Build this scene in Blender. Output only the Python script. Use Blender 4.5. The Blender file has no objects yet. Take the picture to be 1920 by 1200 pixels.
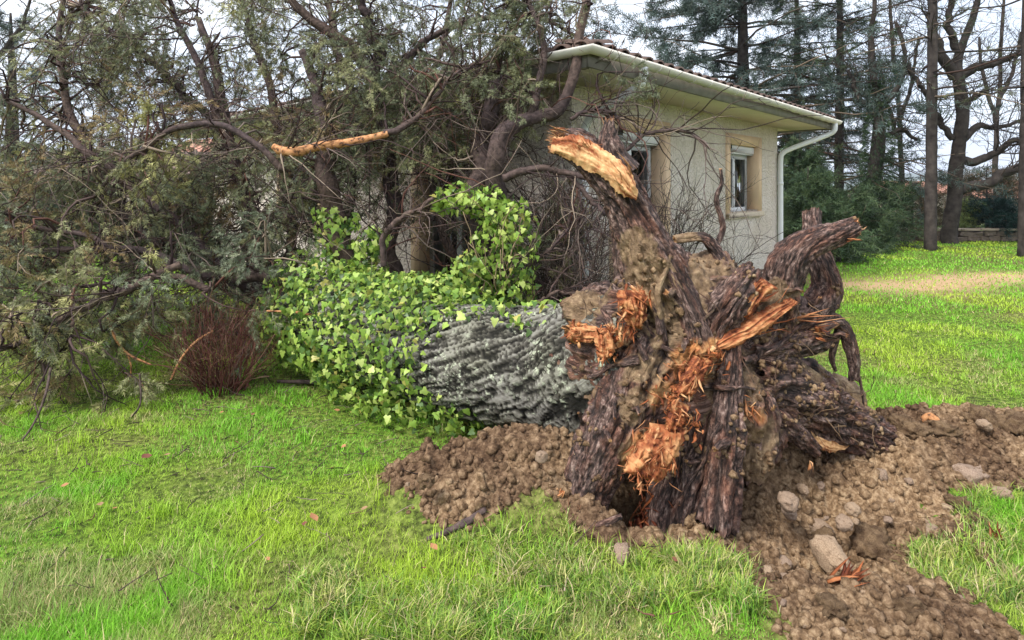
import bpy, math, random
import numpy as np
from mathutils import Vector, Matrix

random.seed(11)
RNG = np.random.default_rng(11)
SC = bpy.context.scene
COL = SC.collection
R = math.radians

# ------------------------------------------------------------------ camera, sky, sun, exposure
FPX, CXP, HOR, EYE = 1100.0, 960.0, 350.0, 1.55     # focal length / centre / horizon in photo pixels, eye height
cam_d = bpy.data.cameras.new('camera')
cam_d.sensor_width = 36.0
cam_d.lens = 36.0 * FPX / 1920.0
cam_d.shift_y = -(600.0 - HOR) / 1920.0
cam_d.clip_start = 0.05
cam_d.clip_end = 9000
cam = bpy.data.objects.new('camera', cam_d)
COL.objects.link(cam)
cam.location = (0, 0, EYE)
cam.rotation_euler = (R(90), 0, 0)
SC.camera = cam

SUN_EL, SUN_AZ = R(52), R(-132)          # azimuth measured from +Y towards +X: behind the camera, to the left
world = bpy.data.worlds.new('World')
SC.world = world
world.use_nodes = True
wn = world.node_tree
wn.nodes.clear()
w_out = wn.nodes.new('ShaderNodeOutputWorld')
w_bg = wn.nodes.new('ShaderNodeBackground')
w_bg.inputs['Strength'].default_value = 0.1
w_sky = wn.nodes.new('ShaderNodeTexSky')
w_sky.sky_type = 'NISHITA'
w_sky.sun_disc = False
w_sky.sun_elevation = SUN_EL
w_sky.sun_rotation = SUN_AZ
w_sky.air_density = 1.5
w_sky.dust_density = 3.0
w_tc = wn.nodes.new('ShaderNodeTexCoord')
w_map = wn.nodes.new('ShaderNodeMapping')
w_map.inputs['Scale'].default_value = (1.0, 1.0, 3.2)
w_noise = wn.nodes.new('ShaderNodeTexNoise')
w_noise.inputs['Scale'].default_value = 2.6
w_noise.inputs['Detail'].default_value = 7
w_noise.inputs['Roughness'].default_value = 0.55
w_ramp = wn.nodes.new('ShaderNodeValToRGB')
w_ramp.color_ramp.elements[0].position = 0.32
w_ramp.color_ramp.elements[0].color = (4.0, 4.7, 5.9, 1)
w_ramp.color_ramp.elements[1].position = 0.66
w_ramp.color_ramp.elements[1].color = (6.6, 6.8, 7.2, 1)
w_mix = wn.nodes.new('ShaderNodeMixRGB')
w_mix.inputs[0].default_value = 0.9
wn.links.new(w_tc.outputs['Generated'], w_map.inputs['Vector'])
wn.links.new(w_map.outputs['Vector'], w_noise.inputs['Vector'])
wn.links.new(w_noise.outputs['Fac'], w_ramp.inputs['Fac'])
wn.links.new(w_sky.outputs['Color'], w_mix.inputs[1])
wn.links.new(w_ramp.outputs['Color'], w_mix.inputs[2])
wn.links.new(w_mix.outputs['Color'], w_bg.inputs['Color'])
wn.links.new(w_bg.outputs['Background'], w_out.inputs['Surface'])

sun_d = bpy.data.lights.new('sun', 'SUN')
sun_d.energy = 2.0
sun_d.angle = R(18)
sun_d.color = (1.0, 0.96, 0.9)
sun = bpy.data.objects.new('sun', sun_d)
COL.objects.link(sun)
sd = Vector((math.sin(SUN_AZ) * math.cos(SUN_EL), math.cos(SUN_AZ) * math.cos(SUN_EL), math.sin(SUN_EL)))
sun.rotation_euler = sd.to_track_quat('Z', 'Y').to_euler()

SC.view_settings.view_transform = 'Standard'
SC.view_settings.look = 'None'
SC.view_settings.exposure = 1.35
SC.view_settings.gamma = 1.0
SC.view_settings.use_curve_mapping = False
SC.cycles.max_bounces = 6
SC.cycles.transparent_max_bounces = 8
SC.cycles.volume_bounces = 0


# ------------------------------------------------------------------ numeric helpers
def at(px, py, Y):
    return np.array([(px - CXP) / FPX * Y, Y, EYE - (py - HOR) / FPX * Y])


def gp(px, py):
    Y = EYE * FPX / (py - HOR)
    return np.array([(px - CXP) / FPX * Y, Y])


def _hash(ix, iy, iz, seed):
    n = (ix * 374761393 + iy * 668265263 + iz * 1440662683 + seed * 974634777) & 0xFFFFFFFF
    n = ((n ^ (n >> 13)) * 1274126177) & 0xFFFFFFFF
    n = ((n ^ (n >> 15)) * 1103515245) & 0xFFFFFFFF
    return ((n ^ (n >> 16)) & 0xFFFF) / 32767.5 - 1.0


def vn(P, seed=0):
    P = np.asarray(P, float)
    I = np.floor(P).astype(np.int64)
    f = P - I
    f = f * f * (3 - 2 * f)
    x, y, z = I[:, 0], I[:, 1], I[:, 2]
    fx, fy, fz = f[:, 0], f[:, 1], f[:, 2]
    c = [[[_hash(x + a, y + b, z + d, seed) for d in (0, 1)] for b in (0, 1)] for a in (0, 1)]
    lx = lambda b, d: c[0][b][d] * (1 - fx) + c[1][b][d] * fx
    y0 = lx(0, 0) * (1 - fy) + lx(1, 0) * fy
    y1 = lx(0, 1) * (1 - fy) + lx(1, 1) * fy
    return y0 * (1 - fz) + y1 * fz


def fbm(P, octs=4, seed=0, gain=0.5, lac=2.03):
    P = np.asarray(P, float)
    t, a, s = np.zeros(len(P)), 1.0, 0.0
    for o in range(octs):
        t += a * vn(P * lac ** o + 13.7 * o, seed + o)
        s += a
        a *= gain
    return t / s


def billow(P, octs=4, seed=0, gain=0.5):
    P = np.asarray(P, float)
    t, a, s = np.zeros(len(P)), 1.0, 0.0
    for o in range(octs):
        t += a * np.abs(vn(P * 2.07 ** o + 7.1 * o, seed + o))
        s += a
        a *= gain
    return t / s


def sstep(x, a, b):
    t = np.clip((x - a) / (b - a), 0, 1)
    return t * t * (3 - 2 * t)


def unit(v):
    v = np.asarray(v, float)
    return v / np.maximum(np.linalg.norm(v, axis=-1, keepdims=True), 1e-9)


def rdir(n, zbias=0.0):
    v = RNG.normal(size=(n, 3))
    v[:, 2] += zbias
    return unit(v)


def p2(xy):
    xy = np.asarray(xy)
    return np.column_stack([xy, np.zeros(len(xy))])


def spline(pts, n):
    P = np.asarray(pts, float)
    k = len(P)
    Q = np.vstack([2 * P[0] - P[1], P, 2 * P[-1] - P[-2]])
    seg = np.linalg.norm(np.diff(P[:, :3], axis=0), axis=1)
    cum = np.concatenate([[0], np.cumsum(seg)])
    t = np.linspace(0, cum[-1], n)
    i = np.clip(np.searchsorted(cum, t, side='right') - 1, 0, k - 2)
    u = ((t - cum[i]) / np.maximum(seg[i], 1e-9))[:, None]
    a, b, c, d = Q[i], Q[i + 1], Q[i + 2], Q[i + 3]
    return 0.5 * (2 * b + (c - a) * u + (2 * a - 5 * b + 4 * c - d) * u ** 2 + (3 * b - a - 3 * c + d) * u ** 3)


# ------------------------------------------------------------------ object helpers
def mesh_data(name, V, tris=None, quads=None, mats=(), smooth=False, attrs=None):
    me = bpy.data.meshes.new(name)
    V = np.asarray(V, np.float32)
    nt = 0 if tris is None else len(tris)
    nq = 0 if quads is None else len(quads)
    loops = np.concatenate([np.asarray(tris, np.int32).ravel() if nt else np.zeros(0, np.int32),
                            np.asarray(quads, np.int32).ravel() if nq else np.zeros(0, np.int32)])
    starts = np.concatenate([np.arange(nt) * 3, nt * 3 + np.arange(nq) * 4]).astype(np.int32)
    me.vertices.add(len(V))
    me.vertices.foreach_set('co', V.ravel())
    me.loops.add(len(loops))
    me.loops.foreach_set('vertex_index', loops)
    me.polygons.add(nt + nq)
    me.polygons.foreach_set('loop_start', starts)
    if smooth:
        me.polygons.foreach_set('use_smooth', np.ones(nt + nq, bool))
    me.update(calc_edges=True)
    for k, a in (attrs or {}).items():
        a = np.asarray(a, np.float32)
        if a.ndim == 1:
            at_ = me.attributes.new(k, 'FLOAT', 'POINT')
            at_.data.foreach_set('value', a)
        else:
            at_ = me.attributes.new(k, 'FLOAT_VECTOR', 'POINT')
            at_.data.foreach_set('vector', a.ravel())
    for m in (mats if isinstance(mats, (list, tuple)) else [mats]):
        me.materials.append(m)
    return me


def link(name, me, parent=None, kind=None):
    o = bpy.data.objects.new(name, me)
    COL.objects.link(o)
    if parent is not None:
        o.parent = parent
        if parent.type == 'EMPTY' and not parent.get('_local'):
            o.matrix_parent_inverse = Matrix.Translation(parent.location).inverted()
    if kind:
        o['kind'] = kind
    return o


def mk(name, V, tris=None, quads=None, mats=(), parent=None, smooth=False, attrs=None, kind=None):
    return link(name, mesh_data(name, V, tris, quads, mats, smooth, attrs), parent, kind)


def tag(o, label, cat=None, group=None, kind=None):
    o['label'] = label
    if cat:
        o['category'] = cat
    if group:
        o['group'] = group
    if kind:
        o['kind'] = kind
    return o


LOCALS = []


def thing(name, label, cat, loc=(0, 0, 0), rz=0.0, group=None, local=False):
    e = bpy.data.objects.new(name, None)
    COL.objects.link(e)
    e.location = tuple(float(c) for c in loc)
    e.rotation_euler = (0, 0, rz)
    e.empty_display_size = 0.2
    if local:
        e['_local'] = 1
        LOCALS.append(e)
    return tag(e, label, cat, group)


class MB:
    """collects boxes / tubes / arbitrary pieces that belong to ONE part"""
    def __init__(s):
        s.V, s.T, s.Q, s.A, s.n = [], [], [], {}, 0

    def add(s, V, tris=None, quads=None, attrs=None):
        V = np.asarray(V, float).reshape(-1, 3)
        if tris is not None and len(tris):
            s.T.append(np.asarray(tris) + s.n)
        if quads is not None and len(quads):
            s.Q.append(np.asarray(quads) + s.n)
        for k, a in (attrs or {}).items():
            s.A.setdefault(k, []).append(np.asarray(a, float))
        s.V.append(V)
        s.n += len(V)
        return s

    def box(s, x0, x1, y0, y1, z0, z1, b=0.0):
        if b:
            return s.bevbox(x0, x1, y0, y1, z0, z1, b)
        V = [(x, y, z) for z in (z0, z1) for y in (y0, y1) for x in (x0, x1)]
        return s.add(V, quads=[(0, 2, 3, 1), (4, 5, 7, 6), (0, 1, 5, 4), (2, 6, 7, 3), (0, 4, 6, 2), (1, 3, 7, 5)])

    def bevbox(s, x0, x1, y0, y1, z0, z1, b):
        lo, hi = np.array([x0, y0, z0]), np.array([x1, y1, z1])
        V, idx = [], {}
        for c in range(8):
            sg = [(c >> k) & 1 for k in range(3)]
            for ax in range(3):
                p = [(hi[k] if sg[k] else lo[k]) if k == ax else ((hi[k] - b) if sg[k] else (lo[k] + b)) for k in range(3)]
                idx[(c, ax)] = len(V)
                V.append(p)
        Q, T = [], []
        for ax in range(3):
            a, b_ = [k for k in range(3) if k != ax]
            for sgn in (0, 1):
                cs = [(sgn << ax) | (i << a) | (j << b_) for i, j in ((0, 0), (1, 0), (1, 1), (0, 1))]
                f = [idx[(c, ax)] for c in cs]
                Q.append(f if (sgn == 1) ^ (ax == 1) else f[::-1])
            for i in (0, 1):
                for j in (0, 1):
                    c0 = (i << a) | (j << b_)
                    c1 = c0 | (1 << ax)
                    Q.append([idx[(c0, a)], idx[(c1, a)], idx[(c1, b_)], idx[(c0, b_)]])
        for c in range(8):
            T.append([idx[(c, 0)], idx[(c, 1)], idx[(c, 2)]])
        return s.add(V, T, Q)

    def tubes(s, P, Rr, sides=5, attrs=None, flat=1.0):
        V, Q, T = tube_batch(P, Rr, sides, flat)
        return s.add(V, T, Q, attrs)

    def build(s, name, mat, parent=None, smooth=False, kind=None):
        V = np.concatenate(s.V)
        A = {k: np.concatenate(a) for k, a in s.A.items()}
        return mk(name, V, np.concatenate(s.T) if s.T else None, np.concatenate(s.Q) if s.Q else None, mat, parent, smooth, A, kind)


def frames(P):
    """P (n,k,3) -> tangent, normal, binormal"""
    T = np.gradient(P, axis=1)
    T = unit(T)
    ref = np.where(np.abs(T[:, :1, 2:3]) > 0.85, np.array([[[1.0, 0, 0]]]), np.array([[[0, 0, 1.0]]]))
    A = unit(np.cross(T, np.broadcast_to(ref, T.shape)))
    return T, A, np.cross(T, A)


def tube_batch(P, Rr, sides=4, flat=1.0):
    P = np.asarray(P, float)
    if P.ndim == 2:
        P, Rr = P[None], np.asarray(Rr, float)[None]
    n, k, _ = P.shape
    Rr = np.broadcast_to(np.asarray(Rr, float), (n, k))
    T, A, B = frames(P)
    th = np.arange(sides) * 2 * math.pi / sides
    V = (P[:, :, None] + Rr[:, :, None, None] * (A[:, :, None] * np.cos(th)[None, None, :, None] + B[:, :, None] * (flat * np.sin(th))[None, None, :, None]))
    V = V.reshape(-1, 3)
    base = (np.arange(n) * k * sides)[:, None, None]
    i = (np.arange(k - 1) * sides)[None, :, None]
    j = np.arange(sides)[None, None, :]
    j2 = (j + 1) % sides
    Q = np.stack([base + i + j, base + i + j2, base + i + sides + j2, base + i + sides + j], -1).reshape(-1, 4)
    e = (np.arange(n) * k * sides)[:, None] + (k - 1) * sides
    if sides == 3:
        T_ = np.concatenate([e + np.array([[0, 1, 2]]), (np.arange(n) * k * sides)[:, None] + np.array([[2, 1, 0]])])
    else:
        T_ = np.concatenate([np.stack([e[:, 0], e[:, 0] + q, e[:, 0] + q + 1], -1) for q in range(1, sides - 1)] +
                            [np.stack([np.arange(n) * k * sides, np.arange(n) * k * sides + q + 1, np.arange(n) * k * sides + q], -1) for q in range(1, sides - 1)])
    return V, Q, T_


def rep(a, m):
    return np.repeat(np.asarray(a, float), m, axis=0)


def walk(S, D, L, k, wander=0.25, grav=0.0, curl=0.0):
    """random-walk polylines (n,k,3) from starts S along D of length L"""
    n = len(S)
    P = np.empty((n, k, 3))
    P[:, 0] = S
    d = unit(D)
    c = rdir(n) * curl
    for i in range(1, k):
        d = unit(d + RNG.normal(size=(n, 3)) * wander + c + np.array([0, 0, grav]))
        P[:, i] = P[:, i - 1] + d * (np.asarray(L) / (k - 1))[:, None]
    return P


def sprout(P, n, ang=0.9, tmin=0.25, tmax=1.0, zb=0.0):
    """n starts and directions on random polylines of P"""
    m, k, _ = P.shape
    i = RNG.integers(0, m, n)
    t = RNG.uniform(tmin, tmax, n) * (k - 1.001)
    a = t.astype(int)
    f = (t - a)[:, None]
    S = P[i, a] * (1 - f) + P[i, a + 1] * f
    D = unit(P[i, a + 1] - P[i, a])
    r = rdir(n)
    r[:, 2] += zb
    return S, unit(D * math.cos(ang) + unit(np.cross(D, r)) * math.sin(ang) + np.array([0, 0, zb])), i, t / (k - 1)


# ------------------------------------------------------------------ materials
class NT:
    def __init__(s, name, rough=0.8, spec=0.3):
        s.m = bpy.data.materials.new(name)
        s.m.use_nodes = True
        s.t = s.m.node_tree
        s.b = s.t.nodes['Principled BSDF']
        s.b.inputs['Roughness'].default_value = rough
        s.b.inputs['Specular IOR Level'].default_value = spec
        s._tc = None

    def n(s, typ, **kw):
        nd = s.t.nodes.new('ShaderNode' + typ)
        for k, v in kw.items():
            setattr(nd, k, v)
        return nd

    def set(s, sock, v):
        if hasattr(v, 'is_output') or isinstance(v, bpy.types.NodeSocket):
            s.t.links.new(v, sock)
        elif isinstance(v, (tuple, list)) and len(v) == 3 and sock.type == 'RGBA':
            sock.default_value = (*v, 1)
        else:
            sock.default_value = v

    def attr(s, name, out='Vector'):
        nd = s.n('Attribute', attribute_name=name)
        return nd.outputs[out]

    def obj(s):
        if s._tc is None:
            s._tc = s.n('TexCoord')
        return s._tc.outputs['Object']

    def scale(s, vec, sc):
        nd = s.n('Mapping')
        s.set(nd.inputs['Vector'], vec)
        nd.inputs['Scale'].default_value = sc
        return nd.outputs['Vector']

    def noise(s, vec, scale, detail=4, rough=0.55, dist=0.0):
        nd = s.n('TexNoise')
        s.set(nd.inputs['Vector'], vec)
        nd.inputs['Scale'].default_value = scale
        nd.inputs['Detail'].default_value = detail
        nd.inputs['Roughness'].default_value = rough
        nd.inputs['Distortion'].default_value = dist
        return nd.outputs['Fac']

    def voro(s, vec, scale, feature='F1'):
        nd = s.n('TexVoronoi', feature=feature)
        s.set(nd.inputs['Vector'], vec)
        nd.inputs['Scale'].default_value = scale
        return nd.outputs['Distance']

    def ramp(s, fac, stops):
        nd = s.n('ValToRGB')
        s.set(nd.inputs['Fac'], fac)
        e = nd.color_ramp.elements
        while len(e) < len(stops):
            e.new(0.5)
        for q, (p, c) in zip(e, stops):
            q.position = p
            q.color = (*c, 1) if len(c) == 3 else c
        return nd.outputs['Color']

    def fr(s, fac, a, b):
        nd = s.n('MapRange')
        s.set(nd.inputs['Value'], fac)
        nd.inputs['From Min'].default_value = a
        nd.inputs['From Max'].default_value = b
        return nd.outputs['Result']

    def mix(s, fac, a, b, mode='MIX'):
        nd = s.n('MixRGB', blend_type=mode)
        s.set(nd.inputs[0], fac)
        s.set(nd.inputs[1], a)
        s.set(nd.inputs[2], b)
        return nd.outputs['Color']

    def math(s, op, a, b=0.0):
        nd = s.n('Math', operation=op)
        s.set(nd.inputs[0], a)
        s.set(nd.inputs[1], b)
        return nd.outputs[0]

    def bump(s, h, strength=0.5, dist=0.01):
        nd = s.n('Bump')
        nd.inputs['Strength'].default_value = strength
        nd.inputs['Distance'].default_value = dist
        s.set(nd.inputs['Height'], h)
        s.t.links.new(nd.outputs['Normal'], s.b.inputs['Normal'])

    def col(s, c):
        s.set(s.b.inputs['Base Color'], c)
        return s

    def translucent(s, c, fac):
        """leaf-like: mix the principled shader with a translucent one"""
        tr = s.n('BsdfTranslucent')
        s.set(tr.inputs['Color'], c)
        mx = s.n('MixShader')
        mx.inputs[0].default_value = fac
        out = s.t.nodes['Material Output']
        s.t.links.new(s.b.outputs[0], mx.inputs[1])
        s.t.links.new(tr.outputs[0], mx.inputs[2])
        s.t.links.new(mx.outputs[0], out.inputs['Surface'])


def simple(name, c, rough=0.6, var=0.15, sc=6.0, bump=0.0, spec=0.3):
    q = NT(name, rough, spec)
    f = q.noise(q.obj(), sc, 5)
    d = tuple(x * (1 - var) for x in c)
    l = tuple(min(1, x * (1 + var)) for x in c)
    q.col(q.ramp(f, [(0.3, d), (0.7, l)]))
    if bump:
        q.bump(q.noise(q.obj(), sc * 12, 4), bump, 0.01)
    return q.m


def leafmat(name, trans=0.25, rough=0.55, spec=0.3):
    q = NT(name, rough, spec)
    c = q.attr('Col', 'Color')
    q.col(c)
    q.translucent(c, trans)
    return q.m


M = {}
# root bark / soil / torn wood, driven by per-vertex zones (which material the surface really is)
q = NT('root_bark_and_soil', 0.72, 0.35)
fv = q.attr('fib')
fine = q.noise(q.scale(fv, (75, 75, 26)), 1.0, 6, 0.7)
mid = q.noise(q.scale(fv, (14, 14, 5)), 1.0, 5, 0.6)
warp = q.n('VectorMath', operation='ADD')
q.set(warp.inputs[0], q.scale(fv, (26, 26, 5.0)))
wn_ = q.n('TexNoise'); wn_.inputs['Scale'].default_value = 22.0; wn_.inputs['Detail'].default_value = 4.0; q.set(wn_.inputs['Vector'], q.obj()); q.set(warp.inputs[1], wn_.outputs['Color'])
crack0 = q.fr(q.voro(warp.outputs[0], 1.0, 'DISTANCE_TO_EDGE'), 0.0, 0.13)
crack = q.math('MAXIMUM', crack0, q.fr(q.noise(q.obj(), 7.0, 3), 0.62, 0.40))
big = q.noise(q.obj(), 5.0, 4)
bark = q.ramp(fine, [(0.38, (0.009, 0.005, 0.004)), (0.46, (0.055, 0.031, 0.025)), (0.55, (0.155, 0.094, 0.076)), (0.66, (0.38, 0.28, 0.235))])
bark2 = q.ramp(fine, [(0.36, (0.018, 0.008, 0.005)), (0.5, (0.115, 0.047, 0.030)), (0.66, (0.32, 0.165, 0.11))])
bark = q.mix(q.fr(mid, 0.45, 0.62), bark, bark2)
bark = q.mix(q.math('MULTIPLY', q.math('SUBTRACT', 1.0, crack), 0.6), bark, (0.012, 0.008, 0.007))
bark = q.mix(q.math('MULTIPLY', q.fr(q.attr('fur', 'Fac'), 0.5, 0.0), 0.8), bark, (0.014, 0.009, 0.008))
sn = q.noise(q.obj(), 26.0, 6, 0.7)
soilc = q.ramp(sn, [(0.28, (0.06, 0.035, 0.02)), (0.5, (0.21, 0.135, 0.075)), (0.72, (0.42, 0.30, 0.175))])
wf = q.noise(q.scale(fv, (90, 90, 9)), 1.0, 5, 0.6)
wb = q.noise(q.obj(), 9.0, 4, 0.6)
woodc = q.ramp(wf, [(0.28, (0.22, 0.055, 0.018)), (0.48, (0.52, 0.19, 0.06)), (0.68, (0.74, 0.38, 0.15))])
woodp = q.ramp(wf, [(0.28, (0.42, 0.17, 0.06)), (0.5, (0.78, 0.46, 0.2)), (0.72, (0.85, 0.6, 0.33))])
woodc = q.mix(q.fr(wb, 0.4, 0.62), woodc, woodp)
c = q.mix(q.math('MULTIPLY', q.attr('soil', 'Fac'), q.fr(q.math('ADD', sn, q.attr('soil', 'Fac')), 0.85, 1.15)), bark, soilc)
c = q.mix(q.attr('wood', 'Fac'), c, woodc)
q.col(c)
q.bump(q.math('ADD', q.math('ADD', fine, q.math('MULTIPLY', crack, 0.5)), q.math('MULTIPLY', sn, 0.8)), 1.0, 0.012)
M['root'] = q.m

q = NT('torn_orange_wood', 0.75, 0.2)
cc = q.attr('Col', 'Color')
q.col(q.mix(q.fr(q.noise(q.obj(), 40.0, 3), 0.3, 0.7), q.mix(1.0, cc, (0.62, 0.5, 0.42), 'MULTIPLY'), cc))
M['wood'] = q.m
M['bgbark'] = simple('dark_tree_bark', (0.052, 0.043, 0.038), 0.9, 0.5, 7, 0.5, 0.15)

q = NT('furrowed_grey_bark', 0.9, 0.15)
fv = q.attr('fib')
fur = q.attr('fur', 'Fac')
n1 = q.noise(q.scale(fv, (38, 38, 8)), 1.0, 6, 0.65)
n2 = q.noise(q.obj(), 3.2, 4)
li = q.noise(q.obj(), 24.0, 6, 0.75)
lz = q.noise(q.obj(), 4.6, 3)
base = q.ramp(q.math('ADD', q.math('MULTIPLY', n1, 0.55), q.math('MULTIPLY', fur, 0.5)),
              [(0.32, (0.014, 0.013, 0.011)), (0.56, (0.068, 0.062, 0.053)), (0.72, (0.165, 0.155, 0.135)), (0.92, (0.34, 0.325, 0.285))])
base = q.mix(q.fr(n2, 0.4, 0.7), base, q.mix(1.0, base, (0.95, 0.98, 0.86), 'MULTIPLY'))
lf = q.math('MULTIPLY', q.fr(li, 0.54, 0.60), q.fr(lz, 0.42, 0.54))
q.col(q.mix(q.math('MULTIPLY', lf, q.fr(fur, 0.2, 0.5)), base, (0.42, 0.45, 0.33)))
q.bump(n1, 0.9, 0.012)
M['trunk'] = q.m

q = NT('dark_branch_bark', 0.8, 0.25)
f = q.noise(q.scale(q.obj(), (30, 30, 30)), 1.0, 5, 0.65)
b = q.noise(q.obj(), 1.1, 3)
q.col(q.mix(q.fr(b, 0.42, 0.62), q.ramp(f, [(0.3, (0.018, 0.012, 0.012)), (0.7, (0.105, 0.072, 0.07))]),
            q.ramp(f, [(0.3, (0.03, 0.02, 0.016)), (0.7, (0.17, 0.115, 0.09))])))
q.bump(f, 0.6, 0.01)
M['branch'] = q.m

q = NT('pale_peeled_bark', 0.7, 0.2)
f = q.noise(q.obj(), 24.0, 5, 0.65)
q.col(q.ramp(f, [(0.38, (0.07, 0.035, 0.02)), (0.47, (0.42, 0.19, 0.08)), (0.7, (0.66, 0.36, 0.17))]))
q.bump(f, 0.4, 0.01)
M['peeled'] = q.m

q = NT('thin_twig', 0.8, 0.2)
q.col(q.attr('Col', 'Color'))
M['twig'] = q.m

M['foliage'] = leafmat('scale_foliage', 0.2, 0.6, 0.2)
M['ivy'] = leafmat('ivy_leaf', 0.3, 0.42, 0.4)
M['grassblade'] = leafmat('grass_blade', 0.2, 0.5, 0.25)
M['needle'] = leafmat('conifer_needles', 0.15, 0.6, 0.2)

q = NT('lawn_soil', 0.95, 0.1)
vv = q.obj()
a = q.noise(vv, 0.55, 5, 0.6)
b = q.noise(vv, 24.0, 6, 0.7)
g = q.ramp(b, [(0.36, (0.025, 0.032, 0.010)), (0.5, (0.09, 0.14, 0.020)), (0.64, (0.20, 0.28, 0.04))])
g2 = q.ramp(b, [(0.36, (0.035, 0.026, 0.014)), (0.5, (0.12, 0.12, 0.035)), (0.64, (0.26, 0.24, 0.09))])
cg = q.mix(q.fr(a, 0.42, 0.62), g, g2)
far = q.ramp(q.noise(vv, 0.02, 4), [(0.35, (0.07, 0.12, 0.03)), (0.65, (0.17, 0.17, 0.07))])
cg = q.mix(q.attr('far', 'Fac'), cg, far)
cg = q.mix(q.attr('worn', 'Fac'), cg, q.ramp(b, [(0.3, (0.30, 0.19, 0.10)), (0.7, (0.55, 0.38, 0.22))]))
q.col(cg)
q.bump(b, 0.6, 0.03)
M['ground'] = q.m

q = NT('crumbly_brown_soil', 0.95, 0.12)
vv = q.obj()
a = q.noise(vv, 2.2, 4, 0.6)
b = q.noise(vv, 34.0, 6, 0.7)
c1 = q.ramp(b, [(0.30, (0.055, 0.032, 0.018)), (0.48, (0.24, 0.152, 0.084)), (0.70, (0.54, 0.39, 0.24))])
c2 = q.ramp(b, [(0.30, (0.028, 0.016, 0.010)), (0.48, (0.105, 0.062, 0.036)), (0.70, (0.29, 0.19, 0.115))])
q.col(q.mix(q.fr(a, 0.4, 0.62), c1, c2))
q.bump(q.noise(vv, 90.0, 5, 0.7), 0.9, 0.012)
M['soil'] = q.m

q = NT('weathered_stone', 0.85, 0.2)
f = q.noise(q.obj(), 18.0, 5, 0.65)
oi = q.n('ObjectInfo')
s1 = q.ramp(f, [(0.3, (0.16, 0.105, 0.065)), (0.52, (0.34, 0.24, 0.155)), (0.75, (0.50, 0.38, 0.26))])
s2 = q.ramp(f, [(0.3, (0.12, 0.08, 0.06)), (0.52, (0.27, 0.19, 0.14)), (0.75, (0.42, 0.33, 0.27))])
sc1 = q.mix(oi.outputs['Random'], s1, s2)
dirt = q.noise(q.obj(), 2.2, 5, 0.7)
q.col(q.mix(q.fr(dirt, 0.54, 0.66), sc1, (0.13, 0.08, 0.05)))
q.bump(f, 0.5, 0.01)
M['stone'] = q.m

q = NT('roughcast_render', 0.95, 0.1)
vv = q.obj()
f = q.noise(vv, 26.0, 4, 0.6)
g = q.noise(vv, 1.3, 5, 0.6)
v = q.voro(vv, 38.0)
c = q.ramp(f, [(0.3, (0.56, 0.48, 0.42)), (0.55, (0.73, 0.65, 0.585)), (0.78, (0.79, 0.72, 0.66))])
q.col(q.mix(q.fr(g, 0.45, 0.75), c, q.mix(1.0, c, (0.84, 0.80, 0.74), 'MULTIPLY')))
q.bump(q.math('ADD', v, f), 1.0, 0.02)
M['wall'] = q.m
wc = q.b.inputs['Base Color'].links[0].from_socket
stk = q.noise(q.scale(vv, (7, 7, 0.5)), 1.0, 4, 0.6)
q.col(q.mix(q.math('MULTIPLY', q.fr(stk, 0.5, 0.75), 0.6), wc, q.mix(1.0, wc, (0.72, 0.70, 0.66), 'MULTIPLY')))
M['surround'] = simple('tan_painted_surround', (0.72, 0.52, 0.35), 0.8, 0.08, 5, 0.1)
M['white'] = simple('white_plastic', (0.78, 0.79, 0.80), 0.4, 0.04, 4)
M['cream_pvc'] = simple('weathered_cream_gutter', (0.74, 0.70, 0.63), 0.55, 0.18, 3.5, 0.1)
M['fascia'] = simple('weathered_grey_board', (0.20, 0.185, 0.16), 0.8, 0.25, 7, 0.2)
M['soffit'] = simple('cream_soffit_boards', (0.72, 0.64, 0.52), 0.8, 0.06, 3, 0.1)
M['tile'] = simple('brown_clay_tile', (0.17, 0.115, 0.095), 0.85, 0.35, 9, 0.4)
M['orange_tile'] = simple('orange_clay_tile', (0.40, 0.205, 0.145), 0.85, 0.25, 3, 0.2)
M['sill'] = simple('pale_stone_sill', (0.60, 0.50, 0.38), 0.85, 0.12, 9, 0.3)
M['curtain'] = simple('net_curtain', (0.62, 0.63, 0.64), 0.9, 0.15, 8)
M['room'] = simple('dark_room', (0.03, 0.03, 0.03), 0.9, 0.1, 4)
M['brown_wood'] = simple('brown_shutter', (0.30, 0.17, 0.09), 0.7, 0.2, 6)
M['pale_wall'] = simple('pale_house_wall', (0.62, 0.52, 0.40), 0.9, 0.08, 1)
q = NT('window_glass', 0.03, 0.6)
q.col((0.02, 0.025, 0.03))
gl = q.n('BsdfGlossy'); gl.inputs['Roughness'].default_value = 0.02
tr = q.n('BsdfTransparent')
fz = q.n('Fresnel'); fz.inputs['IOR'].default_value = 1.45
mx = q.n('MixShader')
q.t.links.new(fz.outputs[0], mx.inputs[0]); q.t.links.new(tr.outputs[0], mx.inputs[1]); q.t.links.new(gl.outputs[0], mx.inputs[2])
q.t.links.new(mx.outputs[0], q.t.nodes['Material Output'].inputs['Surface'])
M['glass'] = q.m
M['hills'] = simple('wooded_hills', (0.06, 0.085, 0.05), 1.0, 0.35, 0.01)
M['wallstone'] = simple('grey_brown_rubble', (0.15, 0.115, 0.09), 0.95, 0.3, 4, 0.5)
M['capstone'] = simple('pale_coping', (0.34, 0.27, 0.20), 0.9, 0.15, 3, 0.3)

# ------------------------------------------------------------------ ground shape
HILLOCKS = []   # (x, y, radius, height)
def bump_at(px, py, r, h, rx=1.0):
    g_ = gp(px, py)
    HILLOCKS.append((g_[0], g_[1], r, h, rx))

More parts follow.
